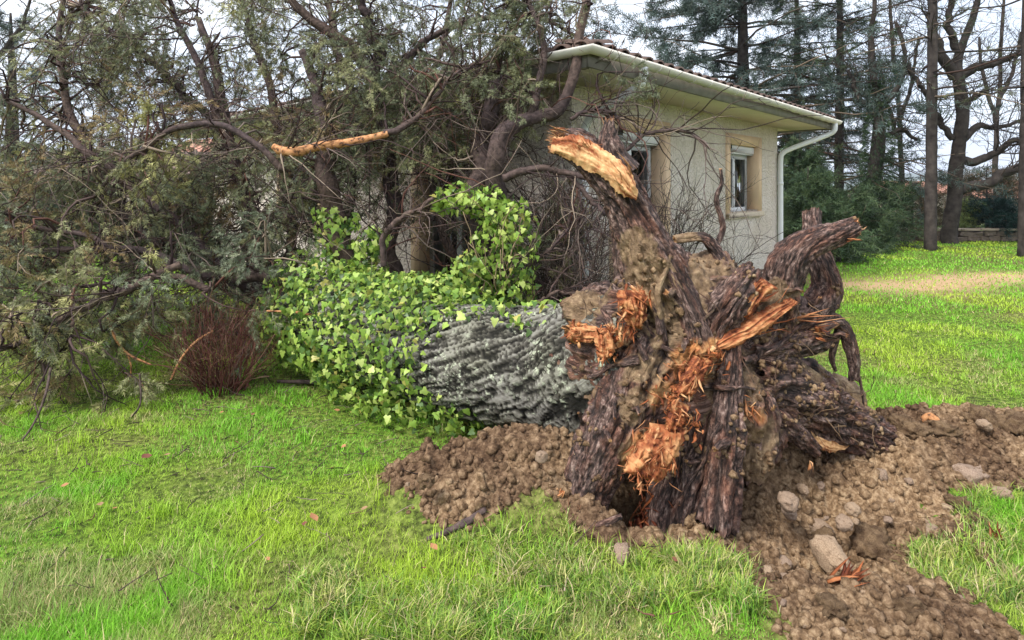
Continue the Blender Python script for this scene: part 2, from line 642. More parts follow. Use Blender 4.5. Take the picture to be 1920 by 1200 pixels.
bump_at(1030, 930, 0.36, 0.20, 1.2)      # soil heaped left of the root plate
bump_at(900, 935, 0.34, 0.13, 1.4)
bump_at(770, 940, 0.16, 0.07, 1.2)
bump_at(1380, 880, 0.28, 0.08, 1.2)
bump_at(1540, 965, 0.33, -0.22, 1.3)     # the hole under the lifted roots
bump_at(1560, 1060, 0.20, -0.10, 1.0)
bump_at(1790, 860, 0.40, 0.09, 1.6)      # spoil thrown out on the right
bump_at(1990, 850, 0.50, 0.10, 1.2)
bump_at(1690, 830, 0.30, 0.07, 1.2)
bump_at(1770, 1010, 0.15, 0.07, 1.2)
bump_at(1640, 1150, 0.25, 0.06, 1.3)
bump_at(1250, 1130, 0.40, 0.03, 1.2)
bump_at(1178, 940, 0.22, -0.42, 0.8)       # hollow between the two front roots


def ground_h(x, y):
    x = np.asarray(x, float); y = np.asarray(y, float)
    P = np.column_stack([x, y, np.zeros(len(x))])
    h = 0.035 * fbm(P * 0.6, 3, 3) + 0.012 * fbm(P * 3.1, 3, 5)
    h = h * sstep(40 - y, 0, 25)
    for (cx, cy, r, a, rx) in HILLOCKS:
        h += a * np.exp(-(((x - cx) / rx) ** 2 + (y - cy) ** 2) / (r * r))
    d = np.maximum(0, np.hypot(x * 0.6, y) - 22)
    h += -6.0 * (1 - np.exp(-d / 60.0))
    return h


def inpoly(px, py, poly):
    poly = np.asarray(poly, float)
    n = len(poly)
    ins = np.zeros(len(px), bool)
    dist = np.full(len(px), 1e9)
    for i in range(n):
        x0, y0 = poly[i]; x1, y1 = poly[(i + 1) % n]
        c = ((y0 > py) != (y1 > py)) & (px < (x1 - x0) * (py - y0) / (y1 - y0 + 1e-12) + x0)
        ins ^= c
        ex, ey = x1 - x0, y1 - y0
        t = np.clip(((px - x0) * ex + (py - y0) * ey) / (ex * ex + ey * ey + 1e-12), 0, 1)
        dist = np.minimum(dist, np.hypot(px - x0 - t * ex, py - y0 - t * ey))
    return np.where(ins, dist, -dist)


def gpoly(pts):
    return np.array([gp(*p) for p in pts])

SOIL_ADD = [gpoly([(712, 935), (740, 890), (850, 872), (950, 842), (1060, 806), (1200, 800), (1400, 820), (1420, 980), (1250, 1040), (1090, 1020), (1010, 985), (900, 1018), (800, 1010), (735, 968)]),
            gpoly([(1330, 840), (1640, 800), (1760, 778), (1880, 772), (2150, 790), (2150, 960), (1990, 960), (1850, 915), (1790, 930), (1860, 1030), (1880, 1075), (1740, 1000), (1690, 985), (1720, 1060), (1790, 1110), (1900, 1180), (2100, 1290), (1500, 1300), (1440, 1200), (1410, 1130), (1390, 1060), (1330, 1010)])]


def soil_mask(x, y):
    """signed distance-like value in metres, positive on bare soil"""
    x = np.asarray(x, float); y = np.asarray(y, float)
    d = np.full(len(x), -9.0)
    for p in SOIL_ADD:
        d = np.maximum(d, inpoly(x, y, p))
    P = np.column_stack([x, y, np.zeros(len(x))])
    for (a_, b_, r_) in ((1185, 985, 0.16), (1310, 975, 0.16), (1100, 985, 0.12)):
        g_ = gp(a_, b_)
        d = d + 0.25 * np.exp(-((x - g_[0]) ** 2 + (y - g_[1]) ** 2) / r_ ** 2)
    return d + 0.11 * fbm(P * 5, 4, 31) + 0.035 * fbm(P * 26, 3, 35)


def grow_axis(lo, hi, step, far_lo, far_hi, g=1.22):
    a = list(np.arange(lo, hi + 1e-6, step))
    s, v = step, hi
    while v < far_hi:
        s *= g; v += s; a.append(v)
    s, v = step, lo
    b = []
    while v > far_lo:
        s *= g; v -= s; b.append(v)
    return np.array(b[::-1] + a)

gx = grow_axis(-6, 9, 0.09, -4200, 4200)
gy = grow_axis(0.8, 11, 0.09, -60, 4200)
GX, GY = np.meshgrid(gx, gy)
gxf, gyf = GX.ravel(), GY.ravel()
gz = ground_h(gxf, gyf)
nx, ny = len(gx), len(gy)
ii, jj = np.meshgrid(np.arange(nx - 1), np.arange(ny - 1))
i0 = (jj * nx + ii).ravel()
quads = np.stack([i0, i0 + 1, i0 + nx + 1, i0 + nx], -1)
strip = np.exp(-((gyf - 9.5 - 0.08 * (gxf - 6) + 0.3 * np.sin(gxf * 1.3)) / 0.75) ** 2) * sstep(gxf, 4.4, 5.4) * sstep(11.5 - gxf, 0, 2.0)
worn = np.clip(strip * 1.1 + 0.5 * fbm(np.column_stack([gxf * 1.4, gyf * 3, gxf * 0]), 4, 77) * strip, 0, 1)
gr = mk('ground', np.column_stack([gxf, gyf, gz]), quads=quads, mats=M['ground'], smooth=True,
        attrs={'far': sstep(np.hypot(gxf, gyf), 22, 45), 'worn': worn}, kind='structure')
tag(gr, 'green winter lawn running out to the fields beyond')

# bare soil sheet thrown up round the hole
sx = np.arange(-0.95, 4.4, 0.0125); sy = np.arange(1.55, 4.75, 0.0125)
SX, SY = np.meshgrid(sx, sy)
sxf, syf = SX.ravel(), SY.ravel()
sm = soil_mask(sxf, syf)
P = np.column_stack([sxf, syf, np.zeros(len(sxf))])
mk_ = sstep(sm, -0.03, 0.05)
lump = billow(P * 7.0, 3, 41) * 0.115 + billow(P * 24, 3, 43) * 0.040 + np.abs(vn(P * 62, 47)) * 0.014
sz = ground_h(sxf, syf) - 0.05 + mk_ * (0.035 + lump * np.clip(0.35 + sm * 3, 0.35, 1.1))
keep = sm > -0.10
nx, ny = len(sx), len(sy)
ii, jj = np.meshgrid(np.arange(nx - 1), np.arange(ny - 1))
i0 = (jj * nx + ii).ravel()
quads = np.stack([i0, i0 + 1, i0 + nx + 1, i0 + nx], -1)
quads = quads[keep[quads].any(1)]
used = np.unique(quads)
remap = np.full(len(sxf), -1); remap[used] = np.arange(len(used))
so = mk('soil_ground', np.column_stack([sxf, syf, sz])[used], quads=remap[quads], mats=M['soil'], smooth=True, kind='structure')
tag(so, 'freshly torn brown soil round the lifted roots')


def soil_top(x, y):
    x = np.asarray(x, float); y = np.asarray(y, float)
    return ground_h(x, y) + 0.0 * x


# far hills
hx = np.linspace(-2600, 2600, 160)
HV, HQ = [], []
for r_, (yy, top, sd_) in enumerate([(1500, 34, 3), (1750, 62, 9), (2400, 96, 17), (3000, 60, 23)]):
    hh = top * (0.75 + 0.35 * fbm(np.column_stack([hx / 520, hx * 0 + sd_, hx * 0]), 4, sd_) + 0.03 * fbm(np.column_stack([hx / 30, hx * 0 + sd_, hx * 0]), 2, sd_))
    HV.append(np.column_stack([hx, hx * 0 + yy, hh - 6]))
V = np.concatenate([np.column_stack([hx, hx * 0 + 1200, hx * 0 - 7])] + HV + [np.column_stack([hx, hx * 0 + 3300, hx * 0 - 8])])
n = len(hx)
i0 = (np.arange(5)[:, None] * n + np.arange(n - 1)[None]).ravel()
hl = mk('hills', V, quads=np.stack([i0, i0 + 1, i0 + n + 1, i0 + n], -1), mats=M['hills'], smooth=True, kind='structure')
tag(hl, 'low wooded hills on the horizon')
#@@HOUSE@@

# ------------------------------------------------------------------ the house
HX, HY, HA = 0.583, 5.73, math.atan2(0.735, 0.678)
LX, LY, WH, OV = 5.81, 9.0, 2.55, 0.70
house = thing('house', 'cream roughcast bungalow with tan window surrounds and white gutters', 'house', (HX, HY, 0), HA, local=True)


def wall_part(L, openings, side, z0=-0.15, z1=WH + 0.02, th=0.28):
    """a wall with openings; side 'r' lies on local y=0, side 'l' on local x=0 (both face outwards)"""
    us = sorted({0.0, L, *[o[0] for o in openings], *[o[1] for o in openings]})
    zs = sorted({z0, z1, *[o[2] for o in openings], *[o[3] for o in openings]})
    us = [u for a, b in zip(us, us[1:] + [us[-1]]) for u in ([a] if b == a else list(np.linspace(a, b, max(2, int((b - a) / 0.5) + 1))[:-1]))]
    hole = lambda u, z: any(o[0] < u < o[1] and o[2] < z < o[3] for o in openings)
    mb = MB()
    def P(u, d, z):
        return (u, d, z) if side == 'r' else (d, u, z)
    for u0, u1 in zip(us, us[1:]):
        for a, b in zip(zs, zs[1:]):
            if hole((u0 + u1) / 2, (a + b) / 2):
                continue
            for d in (0.0, th):
                f = [P(u0, d, a), P(u1, d, a), P(u1, d, b), P(u0, d, b)]
                mb.add(f if (d == 0) == (side == 'r') else f[::-1], quads=[(0, 1, 2, 3)])
    for (u0, u1, a, b) in openings:
        for f in ([P(u0, 0, a), P(u0, th, a), P(u0, th, b), P(u0, 0, b)], [P(u1, 0, a), P(u1, 0, b), P(u1, th, b), P(u1, th, a)],
                  [P(u0, 0, b), P(u0, th, b), P(u1, th, b), P(u1, 0, b)], [P(u0, 0, a), P(u1, 0, a), P(u1, th, a), P(u0, th, a)]):
            mb.add(f, quads=[(0, 1, 2, 3)])
    return mb.build('wall', M['wall'], house)

W1 = (3.80, 4.90, 1.16, 2.19)
W2 = (0.80, 1.84, 0.12, 2.19)
D1 = (1.22, 2.38, 0.04, 2.12)
D2 = (4.85, 6.05, 0.95, 2.12)
wall_part(LX, [W1, W2], 'r')
wall_part(LY, [D1, D2], 'l')
mb = MB()
mb.box(LX - 0.28, LX, 0.281, LY, -0.15, WH + 0.018); mb.build('wall', M['wall'], house)
mb = MB()
mb.box(0.281, LX - 0.281, LY - 0.28, LY - 0.002, -0.15, WH + 0.018); mb.build('wall', M['wall'], house)


def opening(o, side, kind, shutter=0.0):
    """window or glazed door set into an opening"""
    u0, u1, a, b = o
    def bx(mb, ua, ub, da, db, za, zb, bev=0.0):
        if side == 'r':
            mb.box(ua, ub, da, db, za, zb, bev)
        else:
            mb.box(da, db, ua, ub, za, zb, bev)
        return mb
    w = link('window' if kind == 'window' else 'door', None, house)
    sw = 0.14
    m_ = MB()
    bx(m_, u0 - sw, u0 - 0.001, -0.018, 0.02, a - 0.02, b + sw)
    bx(m_, u1 + 0.001, u1 + sw, -0.018, 0.02, a - 0.02, b + sw)
    bx(m_, u0 - 0.0005, u1 + 0.0005, -0.018, 0.02, b + 0.001, b + sw)
    bx(m_, u0 + 0.001, u0 + 0.012, -0.012, 0.16, a + 0.03, b - 0.001)
    bx(m_, u1 - 0.012, u1 - 0.001, -0.012, 0.16, a + 0.03, b - 0.001)
    bx(m_, u0 + 0.013, u1 - 0.013, -0.012, 0.16, b - 0.012, b - 0.001)
    m_.build('surround', M['surround'], w)
    m_ = MB(); bx(m_, u0 - sw, u1 + sw, -0.06, 0.19, a - 0.075, a + 0.002, 0.008); m_.build('sill', M['sill'], w)
    fz0, fz1 = a + 0.004, b - 0.014
    if shutter:
        m_ = MB(); bx(m_, u0 + 0.014, u1 - 0.014, 0.045, 0.20, b - 0.015 - shutter, b - 0.014, 0.02); m_.build('shutter_box', M['white'], w)
        m_ = MB(); bx(m_, u0 + 0.02, u0 + 0.19, 0.038, 0.044, b - 0.075, b - 0.02); m_.build('shutter_slot', M['room'], w)
        fz1 = b - 0.016 - shutter
    fw = 0.065
    fr = MB()
    da, db = 0.165, 0.225
    bx(fr, u0 + 0.014, u0 + 0.014 + fw, da, db, fz0, fz1, 0.006); bx(fr, u1 - 0.014 - fw, u1 - 0.014, da, db, fz0, fz1, 0.006)
    bx(fr, u0 + 0.015 + fw, u1 - 0.015 - fw, da, db, fz0, fz0 + fw, 0.006); bx(fr, u0 + 0.015 + fw, u1 - 0.015 - fw, da, db, fz1 - fw, fz1, 0.006)
    um = (u0 + u1) / 2
    bx(fr, um - 0.05, um + 0.05, da - 0.006, db, fz0 + fw + 0.001, fz1 - fw - 0.001, 0.006)
    fr.build('frame', M['white'], w)
    for x0, x1 in ((u0 + 0.015 + fw, um - 0.05), (um + 0.05, u1 - 0.015 - fw)):
        p_ = MB(); bx(p_, x0, x1, 0.19, 0.198, fz0 + fw, fz1 - fw); p_.build('pane', M['glass'], w)
    # pleated net curtain behind the panes
    n = 60
    uu = np.linspace(u0 + 0.08, u1 - 0.08, n)
    dd = 0.262 + 0.012 * np.sin(np.arange(n) * 1.15)
    lo = np.column_stack([uu, dd, uu * 0 + fz0 + 0.05]); hi = np.column_stack([uu, dd, uu * 0 + fz1 - 0.04])
    V = np.concatenate([lo, hi])
    if side == 'l':
        V = V[:, [1, 0, 2]]
    i = np.arange(n - 1)
    mk('curtain', V, quads=np.stack([i, i + 1, i + 1 + n, i + n], -1), mats=M['curtain'], parent=w, smooth=True)
    m_ = MB(); bx(m_, u0 - 0.05, u1 + 0.05, 0.32, 0.34, a - 0.05, b + 0.05); m_.build('room_back', M['room'], w)
    return w

opening(W1, 'r', 'window', 0.13)
opening(W2, 'r', 'door', 0.13)
opening(D1, 'l', 'door')
opening(D2, 'l', 'window', 0.13)

# eaves: soffit, fascia, gutter
mb = MB()
mb.box(-OV + 0.03, LX + OV - 0.03, -OV + 0.03, -0.004, WH, WH + 0.018)
mb.box(-OV + 0.03, -0.004, -0.003, LY + OV, WH, WH + 0.018)
mb.box(LX + 0.004, LX + OV - 0.03, -0.003, LY + OV, WH, WH + 0.018)
mb.build('soffit', M['soffit'], house)
mb = MB()
mb.box(-OV, LX + OV, -OV, -OV + 0.025, WH - 0.03, WH + 0.115)
mb.box(-OV, -OV + 0.025, -OV + 0.026, LY + OV, WH - 0.03, WH + 0.115)
mb.box(LX + OV - 0.025, LX + OV, -OV + 0.026, LY + OV, WH - 0.03, WH + 0.115)
mb.build('fascia', M['fascia'], house)


def half_round(path, r, name):
    """half-round gutter swept along a polyline of the eave, outer edge away from the house"""
    a = np.linspace(-math.pi, 0.0, 13)
    prof = [(r * math.cos(t), r * math.sin(t) * 0.95) for t in a] + [((r - 0.006) * math.cos(t), (r - 0.006) * math.sin(t) * 0.95) for t in a[::-1]]
    prof = [(r * 1.0 + 0.008, 0.012)] and prof
    path = [np.array(p, float) for p in path]
    rings = []
    for k, p in enumerate(path):
        d0 = unit(path[k] - path[k - 1]) if k else unit(path[1] - path[0])
        d1 = unit(path[k + 1] - path[k]) if k < len(path) - 1 else d0
        n0 = np.array([d0[1], -d0[0], 0]); n1 = np.array([d1[1], -d1[0], 0])
        m = unit(n0 + n1); m = m / max(0.4, m.dot(n0))
        rings.append([p + m * x + np.array([0, 0, z]) for x, z in prof])
    V = np.array(rings).reshape(-1, 3)
    L = len(prof)
    Q = []
    for k in range(len(path) - 1):
        for j in range(L):
            Q.append((k * L + j, k * L + (j + 1) % L, (k + 1) * L + (j + 1) % L, (k + 1) * L + j))
    T = [(e * L + j, e * L + L - 1 - j, e * L + j + 1) for e in (0, len(path) - 1) for j in range(12)]
    return mk(name, V, T, Q, M['cream_pvc'], house, True)

GZ = WH + 0.115
g_path = [(-OV - 0.062, LY + OV, GZ), (-OV - 0.062, -OV - 0.062, GZ), (LX + OV + 0.03, -OV - 0.062, GZ)]
gut = half_round(g_path, 0.062, 'gutter')
for k in range(20):
    u = -OV + 0.25 + k * 0.36
    if u < LX + OV:
        a = np.linspace(-math.pi, 0, 9)
        Pp = np.column_stack([np.full(9, u), -OV - 0.062 + 0.066 * np.cos(a), GZ + 0.063 * np.sin(a)])
        MB().tubes(Pp, np.full(9, 0.005), 4).build('gutter_joint', M['cream_pvc'], gut)

def pipe(name, pts, r=0.042):
    Pp = spline(pts, 60)
    return MB().tubes(Pp, np.full(60, r), 12).build(name, M['white'], house, True)

p1 = pipe('downpipe', [(0.05, -OV - 0.062, GZ - 0.05), (0.05, -OV - 0.055, GZ - 0.16), (0.06, -OV + 0.05, GZ - 0.24), (0.10, -0.20, GZ - 0.42), (0.13, -0.085, GZ - 0.50), (0.13, -0.06, GZ - 0.62), (0.13, -0.06, 1.4), (0.13, -0.06, 0.0)])
p2_ = pipe('downpipe', [(LX + 0.50, -OV - 0.062, GZ - 0.05), (LX + 0.50, -OV - 0.055, GZ - 0.17), (LX + 0.46, -OV + 0.06, GZ - 0.25), (LX + 0.10, -0.22, GZ - 0.46), (LX + 0.0, -0.09, GZ - 0.55), (LX - 0.02, -0.06, GZ - 0.68), (LX - 0.02, -0.06, 1.4), (LX - 0.02, -0.06, 0.0)])
for pp, u in ((p1, 0.13), (p2_, LX - 0.02)):
    for z in (0.55, 1.6):
        MB().tubes(np.array([[u, -0.06, z - 0.025], [u, -0.06, z + 0.025]]), np.array([0.047, 0.047]), 12).build('pipe_clip', M['white'], pp)

# roof: low hip with clay channel tiles
PITCH = math.tan(R(13))
E0x, E1x, E0y, E1y = -OV - 0.05, LX + OV + 0.05, -OV - 0.05, LY + OV
RZ = WH + 0.125
mxh = (E1x - E0x) / 2
rv = [(E0x, E0y, RZ), (E1x, E0y, RZ), (E1x, E1y, RZ), (E0x, E1y, RZ), ((E0x + E1x) / 2, E0y + mxh, RZ + mxh * PITCH), ((E0x + E1x) / 2, E1y, RZ + mxh * PITCH)]
roof = mk('roof', rv, tris=[(0, 1, 4), (2, 3, 5)], quads=[(1, 2, 5, 4), (3, 0, 4, 5)], mats=M['tile'], parent=house)
tw, tl = 0.205, 0.36
a = np.linspace(0, math.pi, 7)
tv = [(0.082 * (1 - 0.12 * yy) * math.cos(t), yy * tl * 1.12, 0.045 * math.sin(t) - 0.012 * yy + 0.012) for yy in (0, 1) for t in a]
tv += [(x * 0.86, y, z - 0.014) for (x, y, z) in tv[:7]]
tq = [(j, j + 1, 8 + j, 7 + j) for j in range(6)] + [(j, 14 + j, 15 + j, j + 1) for j in range(6)]
tile_me = mesh_data('roof_tile', tv, None, tq, M['tile'], True)
ang = math.atan(PITCH)
cnt = 0
rest = MB()
for side in ('r', 'l'):
    Lr = (E1x - E0x) if side == 'r' else (E1y - E0y)
    for row in range(9):
        dpt = row * tl
        for k in range(int(Lr / tw)):
            u = (k + 0.5) * tw
            if u < dpt or (side == 'r' and u > Lr - dpt):
                continue
            if side == 'r':
                loc = Vector((E0x + u, E0y + dpt * math.cos(ang), RZ + dpt * math.sin(ang) + 0.004)); rot = Matrix.Rotation(ang, 4, 'X')
            else:
                loc = Vector((E0x + dpt * math.cos(ang), E0y + u, RZ + dpt * math.sin(ang) + 0.004)); rot = Matrix.Rotation(R(-90), 4, 'Z') @ Matrix.Rotation(ang, 4, 'X')
            rot = rot @ Matrix.Rotation(random.uniform(-0.03, 0.03), 4, 'Z')
            mw = Matrix.Translation(loc) @ rot
            if (row < 4 and side == 'r') or (row < 3 and side == 'l'):
                o = link('roof_tile', tile_me, roof)
                o.matrix_local = mw
                cnt += 1
            else:
                rest.add([mw @ Vector(p) for p in tv], None, tq)
rest.build('upper_roof_tiles', M['tile'], roof, True, 'stuff')
# ridge tiles on the near hip
for k in range(1, 9):
    t0 = k * 0.36
    Pp = np.array([[E0x + t0 * 0.70, E0y + t0 * 0.70, RZ + t0 * 0.70 * PITCH + 0.03], [E0x + (t0 + 0.4) * 0.70, E0y + (t0 + 0.4) * 0.70, RZ + (t0 + 0.4) * 0.70 * PITCH + 0.025]])
    MB().tubes(Pp, np.array([0.075, 0.062]), 10).build('hip_tile', M['tile'], roof, True)
#@@TREE@@

# ------------------------------------------------------------------ the uprooted tree: trunk, root plate, roots
tree = thing('fallen_tree', 'big uprooted conifer lying on the lawn with its torn roots facing out', 'tree', (0.9, 3.1, 0))


def W(px, py, Y, rp):
    return (*at(px, py, Y), rp / FPX * Y)

WOODZ = [W(*a) for a in [
    (1092, 622, 2.93, 34), (1150, 630, 2.82, 44), (1185, 570, 2.84, 42), (1140, 660, 2.8, 30),
    (1300, 690, 2.74, 56), (1262, 745, 2.70, 52), (1290, 790, 2.70, 40), (1225, 850, 2.68, 62), (1205, 885, 2.68, 40),
    (1340, 660, 2.78, 30), (1400, 770, 2.84, 26)]]
SOILZ = [W(*a) for a in [
    (1215, 520, 2.86, 70), (1195, 470, 2.9, 50), (1235, 560, 2.8, 62), (1245, 615, 2.75, 66), (1195, 690, 2.75, 46), (1240, 690, 2.74, 46), (1185, 770, 2.72, 36), (1200, 740, 2.70, 30),
    (1325, 520, 2.95, 66), (1300, 560, 2.85, 50), (1450, 560, 2.98, 50), (1105, 570, 3.1, 70), (1420, 800, 2.9, 56), (1410, 870, 2.85, 52),
    (1500, 690, 3.2, 60), (1600, 740, 3.35, 60), (1640, 850, 3.3, 50), (1075, 740, 3.1, 46), (1100, 830, 3.0, 40), (1170, 850, 2.7, 30), (1480, 540, 3.05, 30)]]


def zones(Pt, Z, seed, soft=0.35, wob=0.45):
    f = np.full(len(Pt), -9.0)
    for (x, y, z, r) in Z:
        f = np.maximum(f, 1 - np.linalg.norm(Pt - np.array([x, y, z]), axis=1) / r)
    return sstep(f + wob * 0.6 * fbm(Pt * 16, 4, seed), 0.0, soft)


def root_tube(pts, n_len, n_ang, seed, furrow=0.06, lobes=0.16, tw=0.6, jag=0.5, kf=3.0, ks=4.0):
    """pts rows (x,y,z,r) -> verts, quads, tris, attrs; furrowed along its length, torn at its far end"""
    S = np.asarray(pts, float) if n_len is None else spline(pts, n_len)
    n_len = len(S)
    C, rad = S[:, :3], np.maximum(S[:, 3], 0.004)
    T = unit(np.gradient(C, axis=0))
    A = np.empty_like(C)
    a = np.cross(T[0], [0.3, 0.2, 0.9]); A[0] = a / np.linalg.norm(a)
    for i in range(1, n_len):
        a = A[i - 1] - T[i] * A[i - 1].dot(T[i]); A[i] = a / np.linalg.norm(a)
    B = np.cross(T, A)
    s = np.concatenate([[0], np.cumsum(np.linalg.norm(np.diff(C, axis=0), axis=1))])
    th = np.arange(n_ang) * 2 * math.pi / n_ang
    SS, TH = np.meshgrid(s, th, indexing='ij')
    RR = np.repeat(rad[:, None], n_ang, 1)
    tt = TH + tw * SS
    cyl = np.stack([np.cos(tt), np.sin(tt), SS], -1).reshape(-1, 3)
    rm = float(rad.mean())
    lob = fbm(cyl * np.array([1.0, 1.0, 0.35 / max(rm, 0.02)]), 3, seed) + 0.5 * fbm(cyl * np.array([2.4, 2.4, 0.9 / max(rm, 0.02)]), 3, seed + 44)
    cw = cyl + 0.5 / kf * np.column_stack([vn(cyl * np.array([kf, kf, ks * 2.0]), seed + 15), vn(cyl * np.array([kf, kf, ks * 2.0]), seed + 16), np.zeros(len(cyl))])
    n1 = vn(cw * np.array([kf, kf, ks]), seed + 5) + 0.25 * vn(cw * np.array([kf * 3, kf * 3, ks * 3]), seed + 6)
    n2 = vn(cw * np.array([kf * 1.7, kf * 1.7, ks * 1.7]), seed + 7) + 0.25 * vn(cw * np.array([kf * 5, kf * 5, ks * 5]), seed + 8)
    rid = (1 - np.exp(-(n1 / 0.20) ** 2)) * (1 - 0.65 * np.exp(-(n2 / 0.16) ** 2))
    pl = np.abs(vn(cyl * np.array([kf * 3.2, kf * 3.2, ks * 2.3]), seed + 9))
    fur = np.clip(rid, 0, 1)
    rr = RR.ravel() * (1 + lobes * lob) + RR.ravel() * furrow * (fur * 1.6 - 1.2) + RR.ravel() * furrow * 0.5 * (pl - 0.4)
    rr = rr.reshape(n_len, n_ang)
    V = C[:, None] + rr[..., None] * (A[:, None] * np.cos(th)[None, :, None] + B[:, None] * np.sin(th)[None, :, None])
    # torn end
    ext = jag * rad[-1] * (1.2 * fbm(np.column_stack([np.cos(th) * 2.5, np.sin(th) * 2.5, th * 0 + seed]), 3, seed + 3) + 0.5 * vn(np.column_stack([np.cos(th) * 9, np.sin(th) * 9, th * 0]), seed))
    fall = np.linspace(0, 1, 6) ** 2
    for q_ in range(6):
        V[n_len - 6 + q_] += T[-1][None] * (ext * fall[q_])[:, None]
    V = V.reshape(-1, 3)
    i = (np.arange(n_len - 1) * n_ang)[:, None]; j = np.arange(n_ang)[None]; j2 = (j + 1) % n_ang
    Q = np.stack([i + j, i + j2, i + n_ang + j2, i + n_ang + j], -1).reshape(-1, 4)
    last = (n_len - 1) * n_ang
    inner = C[-1] + 0.55 * (V[last:last + n_ang] - C[-1]) - T[-1] * rad[-1] * 0.25 + T[-1][None] * (0.5 * rad[-1] * RNG.normal(size=n_ang) * jag)[:, None]
    k0 = len(V)
    V = np.vstack([V, inner, C[-1] - T[-1] * rad[-1] * 0.3])
    j = np.arange(n_ang); j2 = (j + 1) % n_ang
    Q = np.vstack([Q, np.stack([last + j, last + j2, k0 + j2, k0 + j], -1)])
    Tr = np.stack([k0 + j, k0 + j2, np.full(n_ang, k0 + n_ang)], -1)
    fib = np.stack([RR * np.cos(tt), RR * np.sin(tt), SS], -1).reshape(-1, 3)
    fib = np.vstack([fib, fib[last:last + n_ang] * 0.5, fib[-1:]])
    end = np.concatenate([np.zeros(last), np.ones(n_ang) * 0.6, np.ones(n_ang + 1)])
    fur = np.concatenate([fur, np.zeros(n_ang + 1)])
    return V, Q, Tr, fib, end, fur


def root(name, pts, n_len=90, n_ang=56, seed=1, broken=1.0, extra_wood=(), extra_soil=(), parent=None, soil=1.0, **kw):
    kw.setdefault('kf', 3.4)
    V, Q, Tr, fib, end, fur = root_tube([W(*p) for p in pts], int(n_len * 1.25), int(n_ang * 1.15), seed, **kw)
    V = V + (fbm(V * 30, 3, seed + 60) * 0.006)[:, None] * unit(V - V.mean(0))
    wd = zones(V, WOODZ + [W(*a) for a in extra_wood], 5)
    wd = np.maximum(wd, end * broken)
    sl = zones(V, SOILZ + [W(*a) for a in extra_soil], 9, 0.5, 0.7) * soil * (1 - wd)
    return mk(name, V, Tr, Q, M['root'], parent or tree, True, {'fib': fib, 'wood': wd, 'soil': sl, 'fur': fur})


# trunk, lying away to the left
tp = [(0.80, 3.15, 0.60, 0.46), (0.52, 3.36, 0.50, 0.44), (0.27, 3.55, 0.43, 0.395), (-0.35, 3.98, 0.38, 0.365), (-1.0, 4.42, 0.42, 0.325), (-1.6, 4.85, 0.52, 0.28), (-2.2, 5.3, 0.62, 0.2), (-2.9, 5.7, 0.75, 0.14), (-3.6, 6.1, 0.95, 0.09)]
tS = spline(tp, 1201)
tS = tS[np.concatenate([np.arange(0, 440, 2), np.arange(440, 1201, 10)])]
V, Q, Tr, fib, end, fur = root_tube(tS, None, 210, 3, furrow=0.034, lobes=0.05, tw=0.9, kf=15.0, ks=5.0)
trunk = mk('trunk', V, Tr, Q, M['trunk'], tree, True, {'fib': fib, 'fur': fur})
tag(trunk, 'thick trunk in grey furrowed bark with pale lichen')
TR = spline(tp, 200)

# central mass of the root plate: overlapping lumps fused into one skin
core = [(1290, 640, 3.05, 120), (1205, 610, 3.08, 100), (1150, 690, 3.05, 92), (1390, 650, 3.15, 105), (1225, 760, 2.96, 82), (1335, 750, 2.98, 105), (1110, 690, 3.2, 90), (1430, 730, 3.2, 90),
        (1500, 745, 3.35, 72), (1285, 555, 3.08, 78), (1335, 530, 3.15, 62), (1120, 585, 3.28, 60), (1090, 640, 3.3, 60), (1085, 770, 3.2, 60), (1110, 850, 3.1, 60), (1450, 600, 3.2, 66), (1570, 760, 3.4, 46),
        (1340, 850, 2.98, 70), (1245, 800, 2.95, 56), (1415, 820, 3.02, 60), (1220, 530, 3.05, 78), (1190, 470, 3.1, 50), (1095, 580, 3.2, 42)]
bm_V, bm_T = [], []
import bmesh
bm = bmesh.new()
for (px, py, Y, rp) in core:
    p = at(px, py, Y)
    bmesh.ops.create_icosphere(bm, subdivisions=3, radius=rp * 0.93 / FPX * Y, matrix=Matrix.Translation(Vector(p)) @ Matrix.Diagonal((1, 0.85, 1.05, 1)))
me0 = bpy.data.meshes.new('root_plate_src'); bm.to_mesh(me0); bm.free()
tmp = bpy.data.objects.new('tmp_remesh', me0); COL.objects.link(tmp)
md = tmp.modifiers.new('r', 'REMESH'); md.mode = 'VOXEL'; md.voxel_size = 0.012
ms = tmp.modifiers.new('s', 'SMOOTH'); ms.iterations = 6; ms.factor = 0.5
dg = bpy.context.evaluated_depsgraph_get()
ev = tmp.evaluated_get(dg)
me1 = bpy.data.meshes.new_from_object(ev)
n = len(me1.vertices)
V = np.empty(n * 3, np.float32); me1.vertices.foreach_get('co', V); V = V.reshape(-1, 3).astype(float)
NN = np.empty(n * 3, np.float32); me1.vertices.foreach_get('normal', NN); NN = NN.reshape(-1, 3).astype(float)
bpy.data.objects.remove(tmp)
wd = zones(V, WOODZ, 5); sl = np.clip(zones(V, SOILZ, 9, 0.5, 0.7) + 0.75 * sstep(fbm(V * 6, 3, 91), -0.1, 0.3), 0, 1) * (1 - wd)
CC = at(1290, 650, 3.0)
rel = V - CC
angp = np.arctan2(rel[:, 2], rel[:, 0] * 0.6 + rel[:, 1] * 0.8)
radp = np.linalg.norm(rel, axis=1)
fibc = np.column_stack([np.cos(angp) * 0.35, np.sin(angp) * 0.35, radp])
fold = billow(np.column_stack([np.cos(angp) * 4.5, np.sin(angp) * 4.5, radp * 2.2]), 4, 15, 0.55)
dis = 0.075 * (fold - 0.3) + 0.055 * fbm(V * 5, 3, 21) + 0.030 * (billow(V * 17, 3, 23) - 0.3) + 0.016 * fbm(V * 48, 3, 27)
